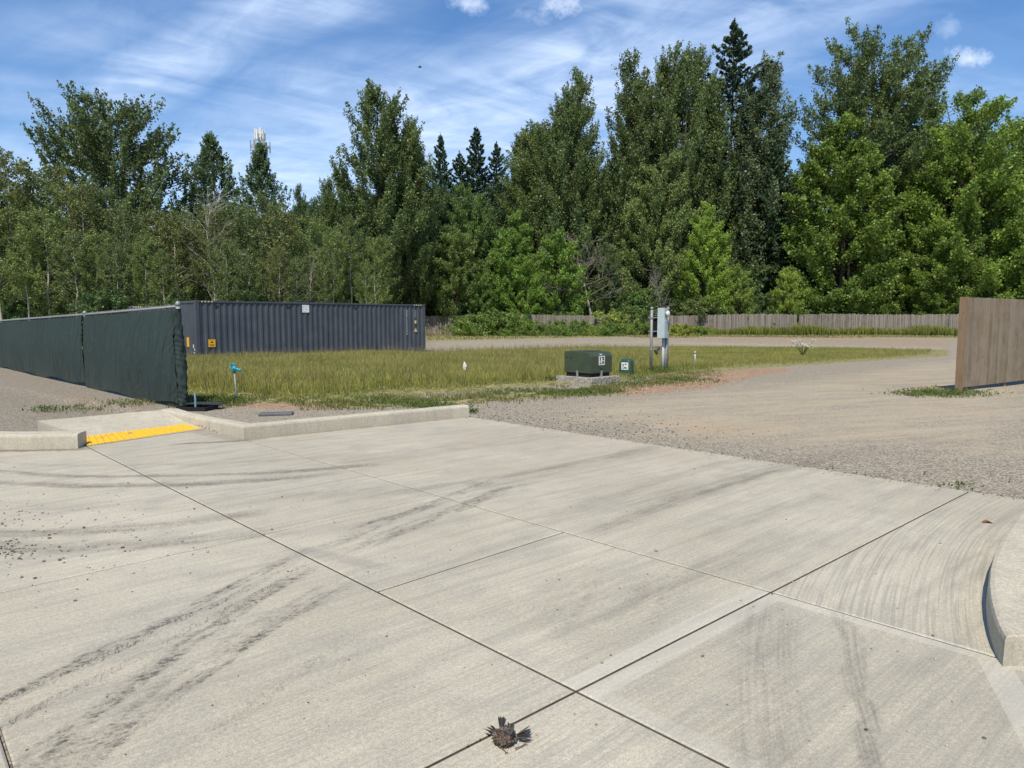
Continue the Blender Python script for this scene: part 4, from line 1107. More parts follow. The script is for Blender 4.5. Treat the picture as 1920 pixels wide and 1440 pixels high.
# yard hydrant
q = onG(445, 756); hy = empty('yard_hydrant', q, 0, 'yard tap with bright teal blue head on a thin steel pipe near the fence end', 'water tap')
hsz = 1 / (FPX / q.y)
m_ = MB(); zt_ = 60 * hsz; m_.tube([(0, 0, -.1), (-.035, 0, zt_)], .017, 10); m_.build('riser_pipe', M['galv'], hy, smooth=True)
m_ = MB(); hx = -.035
m_.tube([(hx, 0, zt_ - .02), (hx, 0, zt_ + .10)], [.030, .034], 12)
m_.tube([(hx - .01, -.01, zt_ + .055), (hx + .07, -.03, zt_ + .045), (hx + .125, -.04, zt_ + .03)], [.028, .024, .026], 10)
m_.tube([(hx + .115, -.04, zt_ + .05), (hx + .125, -.04, zt_ + .005)], [.028, .022], 10)
m_.build('tap_head', M['teal'], hy, smooth=True)
m_ = MB(); m_.tube([(hx - .015 + .055 * math.cos(k * math.pi / 9), -.02 + .01 * math.sin(k), zt_ + .10 + .052 * math.sin(k * math.pi / 9)) for k in range(19)], .013, 8); m_.build('lever_ring', M['teal'], hy, smooth=True)
m_ = MB(); m_.tube([(hx - .06, -.02, zt_ + .09), (hx + .04, -.02, zt_ + .145)], .012, 8); m_.build('lever', M['teal'], hy, smooth=True)
# blue marker stake
q = onG(367, 770); sk = MB(); sk.tube([(0, 0, -.12), (0, 0, .20), (-.003, 0, .30)], .017, 8); sk.lathe((-.003, 0, .30), [(.019, 0), (.015, .012)], 8)
tag(sk.build('marker_stake', M['bluep'], loc=q), 'short blue grey stake standing in the dark pit beside the fence end', 'stake')
# pit box with its lid askew, added in black for a dark pit's shade
dq = G(370, 768, .10)
dn = empty('pit_box', (dq.x, dq.y, dq.z), R(-10), 'black pit box imitating a shaded pit, with loose dark lid at the fence post', 'pit box')
m_ = MB()
for (cx, cy, sx_2, sy_2) in ((0, -.18, .56, .03), (0, .18, .56, .03), (-.27, 0, .03, .33), (.27, 0, .03, .33)): m_.box((cx, cy, .015), (sx_2, sy_2, .10))
m_.box((0, 0, -.02), (.5, .33, .01)); m_.build('box_rim', M['black'], dn)
m_ = MB(); m_.box((.05, .20, .088), (.62, .30, .016), R(3)); m_.build('lid', simple('dark lid', (.030, .030, .030), .6), dn, bevel=.004)
# flush valve lid
q = onG(518, 778); m_ = MB(); m_.box((0, 0, 0), (.52, .28, .03), R(10)); m_.box((0, 0, .012), (.46, .22, .014), R(10)); tag(m_.build('valve_box_lid', simple('grey lid', (.12, .12, .118), .7), loc=(q.x, q.y, q.z + .022), bevel=.005), 'flat grey rectangular valve box lid set in gravel behind the long kerb', 'box lid')
# little white marker
q = onG(871, 706); mk_ = empty('survey_marker', q, 0, 'small white survey marker on a thin stake in the tall grass', 'marker')
m_ = MB(); m_.tube([(0, 0, -.1), (.0, 0, .30)], .008, 6); m_.build('stake', M['lab_w'], mk_)
m_ = MB(); m_.add([(0, 0, .14), (.03, .01, .17), (.022, .0, .22), (.045, -.01, .27), (.01, .0, .36), (-.01, .01, .36), (-.03, -.01, .26), (-.02, 0, .18), (0, .02, .25)],
                  [(0, 1, 8), (1, 2, 8), (2, 3, 8), (3, 4, 8), (4, 5, 8), (5, 6, 8), (6, 7, 8), (7, 0, 8)]); m_.build('flag', simple('white flag', (.9, .9, .88), .7, var=.03), mk_); mk_.scale = (1.5, 1.5, 1.25)
# cell tower
q = at(487, 243, 150); ct = empty('cell_tower', (q.x, q.y, 0), 0, 'pale cell phone mast with two rings of antennas rising behind the trees', 'cell tower')
sc_ = 150 / FPX; ztop = q.z
m_ = MB(); m_.tube([(0, 0, 0), (0, 0, ztop)], [.55, .28], 12); m_.build('mast', M['pvc'], ct, smooth=True)
M['ant'] = simple('antenna white', (.72, .72, .70), .5, var=.1); M['antg'] = simple('antenna grey', (.30, .31, .32), .5)
for (py, rr_, h_, n_, m__) in ((253, 1.0, 2.0, 9, 'ant'), (275, 1.9, 2.2, 6, 'antg')):
    zc = at(487, py, 150).z
    m_ = MB(); m_.tube([(rr_ * math.cos(k * math.pi / 6), rr_ * math.sin(k * math.pi / 6), zc) for k in range(13)], .07, 6)
    for k in range(3): m_.tube([(0, 0, zc), (rr_ * math.cos(k * 2.094), rr_ * math.sin(k * 2.094), zc)], .08, 6)
    m_.build('platform', M['antg'], ct)
    for k in range(n_):
        a_ = k * 2 * math.pi / n_ + .2; m_ = MB(); m_.box((rr_ * math.cos(a_), rr_ * math.sin(a_), zc + (.2 if k % 2 else -.1)), (.22, .38, h_), a_); m_.build('antenna', M[m__], ct, bevel=.03)
# bird in flight
q = at(787, 126, 45); bd = MB()
S_ = .16
bd.tube([(-.9 * S_, 0, .05 * S_), (-.4 * S_, 0, 0), (.2 * S_, 0, 0), (.65 * S_, 0, .08 * S_), (.9 * S_, 0, .06 * S_)], [.03 * S_, .2 * S_, .24 * S_, .15 * S_, .03 * S_], 8)
for sy in (1, -1):
    bd.add([(.35 * S_, 0, .12 * S_), (-.25 * S_, 0, .1 * S_), (-.1 * S_, sy * .9 * S_, .45 * S_), (.4 * S_, sy * .8 * S_, .5 * S_), (-.1 * S_, sy * 1.8 * S_, .25 * S_), (.1 * S_, 0, .16 * S_)], [(0, 3, 2, 1), (3, 4, 2), (0, 5, 3)])
bo = bd.build('bird', simple('bird dark', (.03, .028, .026), .8), loc=q); bo.rotation_euler = (R(12), 0, R(8)); tag(bo, 'tiny dark bird flying against the blue sky', 'bird')

# ---- dry leaf
q = G(1852, 980.5); lf = MB(); n = 9; vs = []
for i in range(n):
    s = i / (n - 1); w_ = .018 * math.sin(math.pi * min(1, s * 1.0)) ** .7
    for k in (-1, 0, 1): vs.append((-.04 + .08 * s, k * w_, .004 + .010 * abs(k) * math.sin(math.pi * s) + .006 * math.sin(s * 5)))
lf.add(vs, [(3 * i + k, 3 * i + k + 3, 3 * i + k + 4, 3 * i + k + 1) for i in range(n - 1) for k in (0, 1)])
lo_ = lf.build('dry_leaf', simple('red brown leaf', (.28, .10, .04), .7, var=.3, scale=60), loc=q); lo_.scale = (1.15, 1.15, 1.2); lo_.rotation_euler[2] = R(-12)
md_ = lo_.modifiers.new('solid', 'SOLIDIFY'); md_.thickness = .001
tag(lo_, 'curled reddish brown dry leaf on the concrete near the curved kerb', 'leaf')
# ---- loose stones on the concrete
def stones():
    V = []; F_ = []; r_ = random.Random(5)
    ico = [(0, 0, 1), (.89, 0, .45), (.28, .85, .45), (-.72, .53, .45), (-.72, -.53, .45), (.28, -.85, .45), (.72, .53, -.45), (-.28, .85, -.45), (-.89, 0, -.45), (-.28, -.85, -.45), (.72, -.53, -.45), (0, 0, -1)]
    icf = [(0, 1, 2), (0, 2, 3), (0, 3, 4), (0, 4, 5), (0, 5, 1), (1, 6, 2), (2, 7, 3), (3, 8, 4), (4, 9, 5), (5, 10, 1), (6, 7, 2), (7, 8, 3), (8, 9, 4), (9, 10, 5), (10, 6, 1), (11, 7, 6), (11, 8, 7), (11, 9, 8), (11, 10, 9), (11, 6, 10)]
    def one(p, s):
        o = len(V); sx_3, sy_3, sz_3 = s * r_.uniform(.7, 1.3), s * r_.uniform(.6, 1.1), s * r_.uniform(.45, .8); a_ = r_.uniform(0, 6.28); ca_, sa_ = math.cos(a_), math.sin(a_)
        for (x_, y_, z_) in ico:
            k = r_.uniform(.8, 1.2); x_, y_ = x_ * sx_3 * k, y_ * sy_3 * k
            V.append((p.x + x_ * ca_ - y_ * sa_, p.y + x_ * sa_ + y_ * ca_, p.z + sz_3 * .6 + z_ * sz_3 * k))
        F_.extend([tuple(i + o for i in f) for f in icf])
    big = [(1230, 1034, 7), (669, 1227, 6), (615, 1281, 5), (613, 1313, 4), (635, 1262, 4), (575, 1312, 4), (1145, 1229, 5), (1487, 1092, 4), (1683, 1222, 5), (1467, 1144, 4), (1025, 1089, 4),
           (141, 1127, 6), (248, 1110, 4), (616, 1362, 5), (667, 1384, 4), (818, 1386, 4), (900, 1386, 3), (446, 1268, 5), (741, 1289, 3), (777, 1289, 4), (606, 1296, 4), (831, 1238, 4), (188, 1277, 4), (80, 1320, 4),
           (350, 915, 5), (529, 932, 4), (1042, 1177, 3), (1045, 1144, 4), (1415, 1137, 3), (1778, 1256, 4), (1209, 1295, 4), (1400, 1275, 3), (560, 1395, 4), (480, 1130, 4), (1660, 1142, 3), (1302, 880, 5), (1246, 938, 3), (1176, 960, 3), (690, 1073, 4), (540, 1072, 5), (418, 1180, 5), (415, 1170, 4), (440, 1165, 4), (357, 1075, 4), (1110, 1013, 3), (984, 860, 3), (1856, 1005, 3)]
    for px, py, s in big:
        p = G(px, py); one(p, s * .5 * p.y / FPX * .95)
    for _ in range(520):
        t_ = r_.random()
        if t_ < .45: px, py = r_.gauss(60, 150), r_.gauss(1000, 42)
        elif t_ < .6: px, py = r_.uniform(-40, 40) + abs(r_.gauss(0, 25)), r_.gauss(1032, 9)
        else: px, py = r_.uniform(0, 1850), 830 + 600 * r_.random() ** 1.3
        if py < 870 or px < -60: continue
        p = G(px, py)
        if sd(LC, (p.x, p.y)) > -.3: continue
        one(p, r_.choice((.004, .005, .006, .0075, .010)) * (1.25 if t_ < .6 else .8))
    # stones spilled from the drive along the gravel edge
    for _ in range(1100):
        k = r_.random(); A = KE.lerp(G(1920, 936), k); n_ = Vector((LC[0][0], LC[0][1], 0)); sgn = 1 if sd(LC, (0, 0)) < 0 else -1
        dd = r_.expovariate(14) * (-1 if r_.random() < .4 else 2.5); p = A + n_ * sgn * dd; p.z = 0 if dd < 0 else -.014
        one(p, r_.choice((.004, .006, .008, .010)))
    # coarse gravel behind the kerbs
    for _ in range(6500):
        if r_.random() < .6: qx = 300 + 900 * r_.random() ** 1.3 * r_.uniform(.8, 1.3); p = onG(qx, 752 + (qx - 300) * .045 + 14 * r_.gauss(0, 1) + 8)
        else: p = onG(r_.uniform(-20, 300), 700 + 110 * r_.random() ** .8)
        a1 = float(line_sd(KC, KE, p.x, p.y)); b1 = float(line_sd(KR, KC, p.x, p.y))
        if p.x < KE.x + .1 and a1 < .22: 
            if not (b1 < -1.6): continue
        if -1.75 < b1 < .22 and p.x < KC.x + .2 and p.y < 12.6: continue
        if sd(LC, (p.x, p.y)) * (-1 if sd(LC, (0, 0)) > 0 else 1) < 0: continue
        if p.x < -5.5 and p.y < 9.7: continue
        one(p, r_.choice((.007, .009, .012, .016)))
    return V, F_
V, F_ = stones()
def stone_fn(t):
    g = t.node('ShaderNodeNewGeometry').outputs['Random Per Island']
    c = t.ramp(g, [(0, (.07, .062, .055)), (.3, (.15, .135, .115)), (.65, (.28, .25, .21)), (1, (.46, .42, .35))])
    setb(t, c, .85, 0, .3)
M['stone'] = mat('crushed stone', stone_fn)
so_ = npmesh('loose_stones', np.array(V), np.array(F_), M['stone']); tag(so_, 'scattered dark chips of crushed stone over the concrete and its edges', kind='stuff')

# ================================================================ DEAD BIRD
def dead_bird():
    c0 = G(948, 1388); r = empty('dead_bird', c0, 0, 'dead bird lying on the concrete joint with splayed dark wings and brown mottled body', 'dead bird')
    k = c0.y / FPX                                   # metres per photo pixel here
    def P(px, py, h=.0): q = G(px, py, h); return q - c0
    def feath(t):
        p = objc(t); n1 = t.noise(p, 60, 4, .7); c1 = t.xyz(t.vor(p, 170, 'Color'))[0]; g = t.node('ShaderNodeNewGeometry').outputs['Random Per Island']
        c = t.ramp(t.m('ADD', t.m('MULTIPLY', c1, .5), t.m('MULTIPLY', g, .5)), [(0, (.025, .018, .015)), (.4, (.085, .062, .048)), (.75, (.20, .155, .125)), (1, (.42, .37, .32))])
        c = t.mix(t.ss(n1, .45, .65), c, (.11, .07, .045)); setb(t, c, .8, 0, .2, t.bump(n1, .6, .004))
    mf = mat('mottled feathers', feath)
    def dk(t):
        g = t.node('ShaderNodeNewGeometry').outputs['Random Per Island']
        setb(t, t.ramp(g, [(0, (.012, .010, .010)), (.6, (.035, .028, .026)), (1, (.11, .09, .08))]), .55, 0, .4)
    md = mat('dark flight feathers', dk)
    # body: one continuous lumpy surface
    bm = bmesh.new(); bmesh.ops.create_icosphere(bm, subdivisions=5, radius=1)
    from mathutils import noise as mn
    for v_ in bm.verts:
        d_ = v_.co.normalized(); q = mn.fractal(d_ * 2.2, 1, 2, 4) * .20 + mn.fractal(d_ * 9, 1, 2, 3) * .07
        x_, y_, z_ = d_ * (1 + q)
        head = max(0, 1 - (Vector((x_ + .35, y_ - .95, z_ - .1)).length / .6))
        # chest swells towards the camera, narrows towards the head
        wx = .040 * (1.0 - .35 * max(0, y_)); x2 = x_ * wx; y2 = y_ * .046; z2 = max(-.004, z_ * .026 * (1 - .25 * y_) + .020)
        v_.co = Vector((x2 - .006 * max(0, y_), y2, z2))
    me = bpy.data.meshes.new('body'); bm.to_mesh(me); bm.free(); me.materials.append(mf); me.polygons.foreach_set('use_smooth', [True] * len(me.polygons))
    o = bpy.data.objects.new('body', me); col.objects.link(o); o.parent = r; o.location = P(945, 1392)
    # ruffled covert feathers over the body
    rr_ = random.Random(2)
    def feather(mb, base, d, L, w_, up=.2, curl=.0):
        d = Vector(d).normalized(); side = d.cross(Vector((rr_.uniform(-.5, .5), rr_.uniform(-.5, .5), 1))).normalized(); n_ = side.cross(d); vs = []; m_ = 6
        for i in range(m_ + 1):
            s = i / m_; ww = w_ * (math.sin(math.pi * min(1, .12 + s * .8)) ** .6) * (1 if s < 1 else .25)
            c = base + d * (L * s) + n_ * (curl * L * s * s)
            vs += [c - side * ww, c + n_ * ww * .25, c + side * ww]
        mb.add(vs, [(3 * i + j, 3 * i + j + 3, 3 * i + j + 4, 3 * i + j + 1) for i in range(m_) for j in (0, 1)])
    mb = MB(); bl = o.location
    for _ in range(520):
        a_ = rr_.uniform(0, 6.28); e_ = rr_.uniform(.05, 1.5); ce = math.cos(e_)
        b_ = Vector((ce * math.cos(a_) * .038, ce * math.sin(a_) * .042, .02 + math.sin(e_) * .022)) + bl
        feather(mb, b_, (math.cos(a_) * ce + rr_.gauss(0, .4), math.sin(a_) * ce * .8 - .35 + rr_.gauss(0, .4), rr_.uniform(-.1, .35)), rr_.uniform(.008, .018), rr_.uniform(.002, .004))
    mb.build('body_feathers', mf, r)
    def fan(name, base, a0, a1, n_, L0, L1, w_, lift=.05, curl=.0):
        mb = MB()
        for i in range(n_):
            s = i / max(1, n_ - 1); a_ = R(a0 + (a1 - a0) * s + rr_.uniform(-3, 3)); L = (L0 + (L1 - L0) * s) * rr_.uniform(.88, 1.08)
            feather(mb, base + Vector((0, 0, .004 * (i % 3))), (math.cos(a_), math.sin(a_), lift), L, w_, curl=curl)
        return mb.build(name, md, r)
    fan('shoulder_feathers', P(957, 1382, .036), 20, 160, 22, .022, .032, .006, .25)
    fan('shoulder_feathers', P(940, 1379, .035), 60, 150, 10, .018, .026, .006, .3)
    fan('wing', P(936, 1378, .015), 118, 168, 9, .055, .07, .0042, .15)
    fan('wing', P(968, 1382, .016), 12, 42, 9, .055, .075, .0042, .12)
    fan('wing_feathers', P(972, 1387, .01), -14, 8, 4, .05, .06, .0035, .02)
    fan('tail', P(940, 1370, .018), 68, 102, 7, .055, .06, .0052, .55)
    fan('neck_feathers', P(955, 1372, .02), 30, 100, 12, .028, .035, .005, .5)
    def leg(path, nm='leg'):
        mb = MB(); mb.tube([P(a, b, h) for a, b, h in path], [.0026, .0022, .0018], 6)
        e_ = P(*path[-1]); d_ = (P(*path[-1]) - P(*path[-2])).normalized()
        for a_ in (-40, 0, 40):
            cs_, sn_ = math.cos(R(a_)), math.sin(R(a_)); dd = Vector((d_.x * cs_ - d_.y * sn_, d_.x * sn_ + d_.y * cs_, -.05)); mb.tube([e_, e_ + dd * .009, e_ + dd * .016 + Vector((0, 0, -.002))], [.0016, .0012, .0005], 5)
        mb.build(nm, simple('bird leg', (.10, .075, .06), .6), r)
    leg([(966, 1403, .012), (976, 1400, .008), (983, 1396, .006)]); leg([(940, 1402, .010), (945, 1406, .006), (948, 1410, .004)])
dead_bird()
# PART3
# ================================================================ TREES
def leaf_fn(hue=0.0, gloss=.45, trans=.35):
    def fn(t):
        oi = t.node('ShaderNodeObjectInfo'); g = t.node('ShaderNodeNewGeometry')
        isl = g.outputs['Random Per Island']; p = t.node('ShaderNodeTexCoord').outputs['Object']
        cl = t.noise(p, .55, 3, .6)
        c = oi.outputs['Color']
        hs = t.node('ShaderNodeHueSaturation'); t.l.new(c, hs.inputs['Color'])
        t.put(hs.inputs['Hue'], t.m('ADD', .5 + hue, t.m('MULTIPLY', t.m('SUBTRACT', t.m('ADD', t.m('MULTIPLY', isl, .6), t.m('MULTIPLY', cl, .5)), .55), -.045)))
        t.put(hs.inputs['Value'], t.m('ADD', .28, t.m('ADD', t.m('MULTIPLY', isl, .70), t.m('MULTIPLY', t.ss(t.m('ADD', t.m('MULTIPLY', cl, .5), t.m('MULTIPLY', t.noise(p, 1.7, 2, .5), .5)), .32, .68), .62))))
        hs.inputs['Saturation'].default_value = 1.0
        setb(t, hs.outputs[0], gloss, 0, .3)
        tr = t.node('ShaderNodeBsdfTranslucent'); lc = t.node('ShaderNodeHueSaturation'); t.l.new(hs.outputs[0], lc.inputs['Color'])
        lc.inputs['Hue'].default_value = .49; lc.inputs['Value'].default_value = 1.7; t.l.new(lc.outputs[0], tr.inputs[0])
        mx_ = t.node('ShaderNodeMixShader'); mx_.inputs[0].default_value = trans
        t.l.new(t.b.outputs[0], mx_.inputs[1]); t.l.new(tr.outputs[0], mx_.inputs[2]); t.l.new(mx_.outputs[0], t.o.inputs[0])
    return fn
M['leaf'] = mat('broad leaves', leaf_fn(0, .42, .30)); M['needle'] = mat('conifer needles', leaf_fn(.01, .6, .12))
M['bark'] = simple('dark bark', (.085, .068, .052), .9, var=.4, scale=5, bumpk=.6)
M['pale'] = simple('pale aspen bark', (.40, .37, .30), .8, var=.3, scale=4, bumpk=.3)
M['dead'] = simple('dead grey wood', (.26, .235, .20), .85, var=.25, scale=4)

def leaf_mesh(segs, r_, L, asp, flat=.5):
    """segs: list of (p0, p1, radius, count) -> vertices and quads of leaf shaped diamonds"""
    P0 = np.array([s[0] for s in segs], float); P1 = np.array([s[1] for s in segs], float)
    Rd = np.array([s[2] for s in segs]); N = np.array([s[3] for s in segs], int)
    k = np.repeat(np.arange(len(segs)), N); n = len(k); t = r_.random(n) ** .85
    c = P0[k] + (P1[k] - P0[k]) * t[:, None] + r_.normal(0, 1, (n, 3)) * (Rd[k] * (1.05 - .6 * t))[:, None]
    d = (P1 - P0); d /= np.linalg.norm(d, axis=1)[:, None] + 1e-9
    ax = d[k] * .6 + r_.normal(0, .75, (n, 3)); ax[:, 2] -= .15; ax /= np.linalg.norm(ax, axis=1)[:, None]
    up = r_.normal(0, 1, (n, 3)); up[:, 2] += flat
    sd_ = np.cross(ax, up); sd_ /= np.linalg.norm(sd_, axis=1)[:, None] + 1e-9
    ln_ = (L * r_.uniform(.65, 1.3, n))[:, None] * .5; w_ = ln_ * asp
    V_ = np.stack([c - ax * ln_, c + sd_ * w_ - ax * ln_ * .15, c + ax * ln_, c - sd_ * w_ - ax * ln_ * .15], 1).reshape(-1, 3)
    return V_, np.arange(4 * n).reshape(-1, 4)

def curve(p0, d0, L, r_, n=5, upc=.25, wob=.08):
    pts = [np.array(p0, float)]; d = np.array(d0, float); d /= np.linalg.norm(d)
    for i in range(n):
        d = d + np.array([0, 0, upc / n]) + r_.normal(0, wob, 3); d /= np.linalg.norm(d)
        pts.append(pts[-1] + d * L / n)
    return pts

def make_tree(seed, H, env, cb, nb, elev, twigs, tlen, lpt, trad, leafL, asp=.62, r0=.25, upc=.3, bark='bark', leaders=1, updir=.6, lean=(0, 0), fill=.35, var=(.6, 1.1), wsn=1, leafm='leaf', lobes=0.0):
    """broadleaf: env(t) = crown radius at height fraction t of the crown; cb = crown base height fraction"""
    r_ = np.random.default_rng(seed); wood = MB(); segs = []
    heads = []
    for li in range(leaders):
        a_ = r_.uniform(0, 6.28); sp_ = 0 if li == 0 else env(.5) * r_.uniform(.25, .5)
        hh = H * (1 if li == 0 else r_.uniform(.80, .97)); n = 10; tr_pts = []
        split = H * cb * .8
        for i in range(n + 1):
            s = i / n; z = s * hh; k = max(0, (z - split) / (hh - split)) if hh > split else 0
            tr_pts.append((lean[0] * s + math.cos(a_) * sp_ * min(1, k * 1.6) + r_.normal(0, .012) * H * s, lean[1] * s + math.sin(a_) * sp_ * min(1, k * 1.6) + r_.normal(0, .012) * H * s, z))
        wood.tube(tr_pts, [r0 * (1 - .93 * (i / n) ** .8) * (1 if li == 0 else .7) for i in range(n + 1)], 7)
        heads.append((np.array(tr_pts), hh))
    la = r_.uniform(0, 6.28, 6); lp = r_.uniform(.5, 2.5, 6)
    for b in range(nb):
        tp, hh = heads[b % leaders]
        t = (b + r_.random()) / nb; t = t ** .85
        az = b * 2.39996 + r_.uniform(-.5, .5)
        lob = 1 + lobes * (math.sin(3 * az + la[0] + t * 6 * lp[0]) * .5 + math.sin(5 * az + la[1] - t * 9) * .35)
        rad = env(t) * r_.uniform(*var) * lob
        tipz = hh * (cb + (1 - cb) * t)
        el = elev * (1 - .25 * t) + r_.normal(0, .08)
        sz_ = max(hh * cb * .75, tipz - rad * math.tan(el)); sz_ = min(sz_, hh * .97)
        i = sz_ / hh * (len(tp) - 1); i0 = int(min(i, len(tp) - 2)); p0 = tp[i0] + (tp[i0 + 1] - tp[i0]) * (i - i0)
        tip = np.array([p0[0] + math.cos(az) * rad, p0[1] + math.sin(az) * rad, tipz])
        dv = tip - p0; L = max(.3, np.linalg.norm(dv)); d0 = dv / L; d0[2] -= upc * .5
        pts = curve(p0, d0, L, r_, 5, upc, .07)
        br = max(.010, .011 * L * (.6 + r0))
        wood.tube(pts, [br * (1 - .8 * j / 5) for j in range(6)], 4, False)
        nt = max(2, int(twigs * (.5 + L / (env(.4) + .01) * .6)))
        for k in range(nt):
            s = fill + (1 - fill) * (k + r_.random()) / nt; j = min(4, int(s * 5)); q = pts[j] + (pts[j + 1] - pts[j]) * (s * 5 - j)
            dd = (pts[j + 1] - pts[j]); dd /= np.linalg.norm(dd); dr_ = r_.normal(0, 1, 3); dr_ /= np.linalg.norm(dr_)
            d = dd * .75 + dr_ * .75 + np.array([0, 0, updir]); d /= np.linalg.norm(d)
            tl_ = tlen * r_.uniform(.6, 1.25) * (1.15 - .35 * s)
            segs.append((q, q + d * tl_, trad, int(lpt * r_.uniform(.7, 1.3))))
        dd = pts[-1] - pts[-2]; dd /= np.linalg.norm(dd); dd[2] += updir; dd /= np.linalg.norm(dd)
        segs.append((pts[-1], pts[-1] + dd * tlen, trad * .8, lpt))
    for tp, hh in heads:
        for k in range(int(5 + H * .25)):
            s = 1 - .22 * r_.random(); q = tp[-1] * s; d = np.array([r_.normal(0, .35), r_.normal(0, .35), 1]); d /= np.linalg.norm(d)
            i = s * (len(tp) - 1); i0 = int(min(i, len(tp) - 2)); q = tp[i0] + (tp[i0 + 1] - tp[i0]) * (i - i0)
            segs.append((q, q + d * tlen * .9, trad * .8, lpt))
    V_, F_ = leaf_mesh(segs, r_, leafL, asp)
    return wood, V_, F_, M[bark], M[leafm]

def make_fir(seed, H, Rb, slope=.5, cb=.12, dens=1.0, droop=-.15, gap=.55, r0=.3, irr=.2):
    r_ = np.random.default_rng(seed); wood = MB(); segs = []
    wood.tube([(r_.normal(0, .05), r_.normal(0, .05), H * i / 8) for i in range(9)], [r0 * (1 - .95 * i / 8) for i in range(9)], 7)
    z = H * cb
    while z < H * .985:
        t = (z - H * cb) / (H * (1 - cb)); rad = min(Rb, (H - z) * slope) * (.85 + .15 * math.sin(z * 2.3)) + .15
        nb = int(5 + 4 * (1 - t)); a0 = r_.uniform(0, 6.28)
        for b in range(nb):
            az = a0 + b * 6.283 / nb + r_.normal(0, .2); L = rad * r_.uniform(1 - irr * 1.8, 1 + irr)
            d = np.array([math.cos(az), math.sin(az), droop + .55 * t + .12]); pts = curve((0, 0, z + r_.normal(0, .1)), d, L, r_, 4, -.25 + .5 * t, .03)
            wood.tube(pts, [.05 * (1 - .2 * j) * (1.2 - t) for j in range(5)], 3, False)
            nt = max(3, int(L * 4.0 * dens))
            for k in range(nt):
                s = .12 + .88 * (k + r_.random()) / nt; j = min(3, int(s * 4)); q = pts[j] + (pts[j + 1] - pts[j]) * (s * 4 - j)
                sgn = 1 if k % 2 else -1; dd = pts[j + 1] - pts[j]; dd /= np.linalg.norm(dd)
                sidev = np.array([-dd[1], dd[0], 0]) * sgn; d2 = dd * .8 + sidev * .7 + np.array([0, 0, -.18]); d2 /= np.linalg.norm(d2)
                segs.append((q, q + d2 * L * .26 * (1.15 - s), .07, 18))
            segs.append((pts[-2], pts[-1], .06, 16))
        z += gap * (1.15 - .6 * t) * r_.uniform(.8, 1.2)
    segs.append(((0, 0, H * .94), (0, 0, H * 1.01), .04, 30))
    V_, F_ = leaf_mesh(segs, r_, .30, .42, .8)
    return wood, V_, F_, M['bark'], M['needle']

def make_bare(seed, H, spread, bark, nb=14, sub=5):
    r_ = np.random.default_rng(seed); wood = MB()
    def rec(p, d, L, r0, dep):
        pts = curve(p, d, L, r_, 5, .12, .13); wood.tube(pts, [r0 * (1 - .75 * j / 5) for j in range(6)], 4 if dep else 7, False)
        if dep >= 3: return
        for k in range(sub if dep else nb):
            s = (.25 + .75 * (k + r_.random()) / (sub if dep else nb)); j = min(4, int(s * 5)); q = pts[j] + (pts[j + 1] - pts[j]) * (s * 5 - j)
            dd = pts[j + 1] - pts[j]; dd /= np.linalg.norm(dd); rv = r_.normal(0, 1, 3); rv /= np.linalg.norm(rv)
            d2 = dd * (.75 if dep else .8) + rv * (.9 if dep else spread); d2[2] = abs(d2[2]) * (.8 if dep else 1)
            rec(q, d2 / np.linalg.norm(d2), L * (.42 if dep == 0 else .55) * r_.uniform(.6, 1.1) * (1.1 - .5 * s), max(.010, r0 * (.28 if dep == 0 else .45)), dep + 1)
    rec(np.zeros(3), np.array([0.02, 0, 1.0]), H, .075, 0)
    return wood, None, None, M[bark], None

PROTO = {}
def proto(key, maker, H, name='tree'): PROTO[key] = [maker, H, None, name]
bell = lambda R_, a=.35, p=1.0: (lambda t: R_ * (math.sin(math.pi * min(1, max(0.02, (t * (1 - a) + a * .9) if t < 1 else 1))) ** p * .0 + (min(1, .45 + 1.6 * t) * (1 - max(0, t - .35) / .65) ** .75 + .06)))
# cottonwoods: ascending limbs, foliage in upright plumes
proto('cot1', lambda: make_tree(11, 24, bell(4.8), .12, 170, .95, 7, 1.8, 78, .26, .215, r0=.35, updir=.9, leaders=3, lobes=.25), 24, 'cottonwood_tree')
proto('cot2', lambda: make_tree(12, 24, bell(5.4), .12, 175, .85, 7, 1.7, 78, .26, .215, r0=.35, updir=.8, leaders=4, lobes=.35), 24, 'cottonwood_tree')
proto('cot3', lambda: make_tree(13, 24, bell(4.2), .15, 135, .9, 6, 1.8, 70, .25, .21, r0=.3, updir=1.0, leaders=2, var=(.45, 1.15), lobes=.3), 24, 'cottonwood_tree')
# broad spreading crowns on a clear stem
wide_ = lambda t: 6.0 * (math.sin(math.pi * (.16 + .70 * t)) ** .75)
proto('spreadL', lambda: make_tree(21, 15, lambda t: 6.6 * (math.sin(math.pi * (.20 + .72 * t)) ** .75), .32, 150, .60, 11, 1.15, 46, .155, .18, r0=.36, updir=.8, leaders=1, var=(.5, 1.12), fill=.2, lobes=.25), 15, 'cottonwood_tree')
proto('spreadR', lambda: make_tree(22, 27, lambda t: 6.3 * (math.sin(math.pi * (.20 + .62 * t)) ** .8), .34, 170, .75, 9, 1.6, 74, .27, .225, r0=.4, updir=.75, leaders=4, var=(.5, 1.1), fill=.3, lobes=.3), 27, 'cottonwood_tree')
proto('duo', lambda: make_tree(23, 21, lambda t: 4.9 * (min(1, .55 + 1.3 * t) * (1 - max(0, t - .45) / .55) ** .6 + .05), .16, 170, .95, 8, 1.5, 72, .23, .20, r0=.35, updir=1.0, leaders=2, var=(.5, 1.1), lobes=.3), 21, 'cottonwood_tree')
cone = lambda R_: (lambda t: R_ * (1 - t) ** .8 * min(1, .5 + 3 * t) + .12)
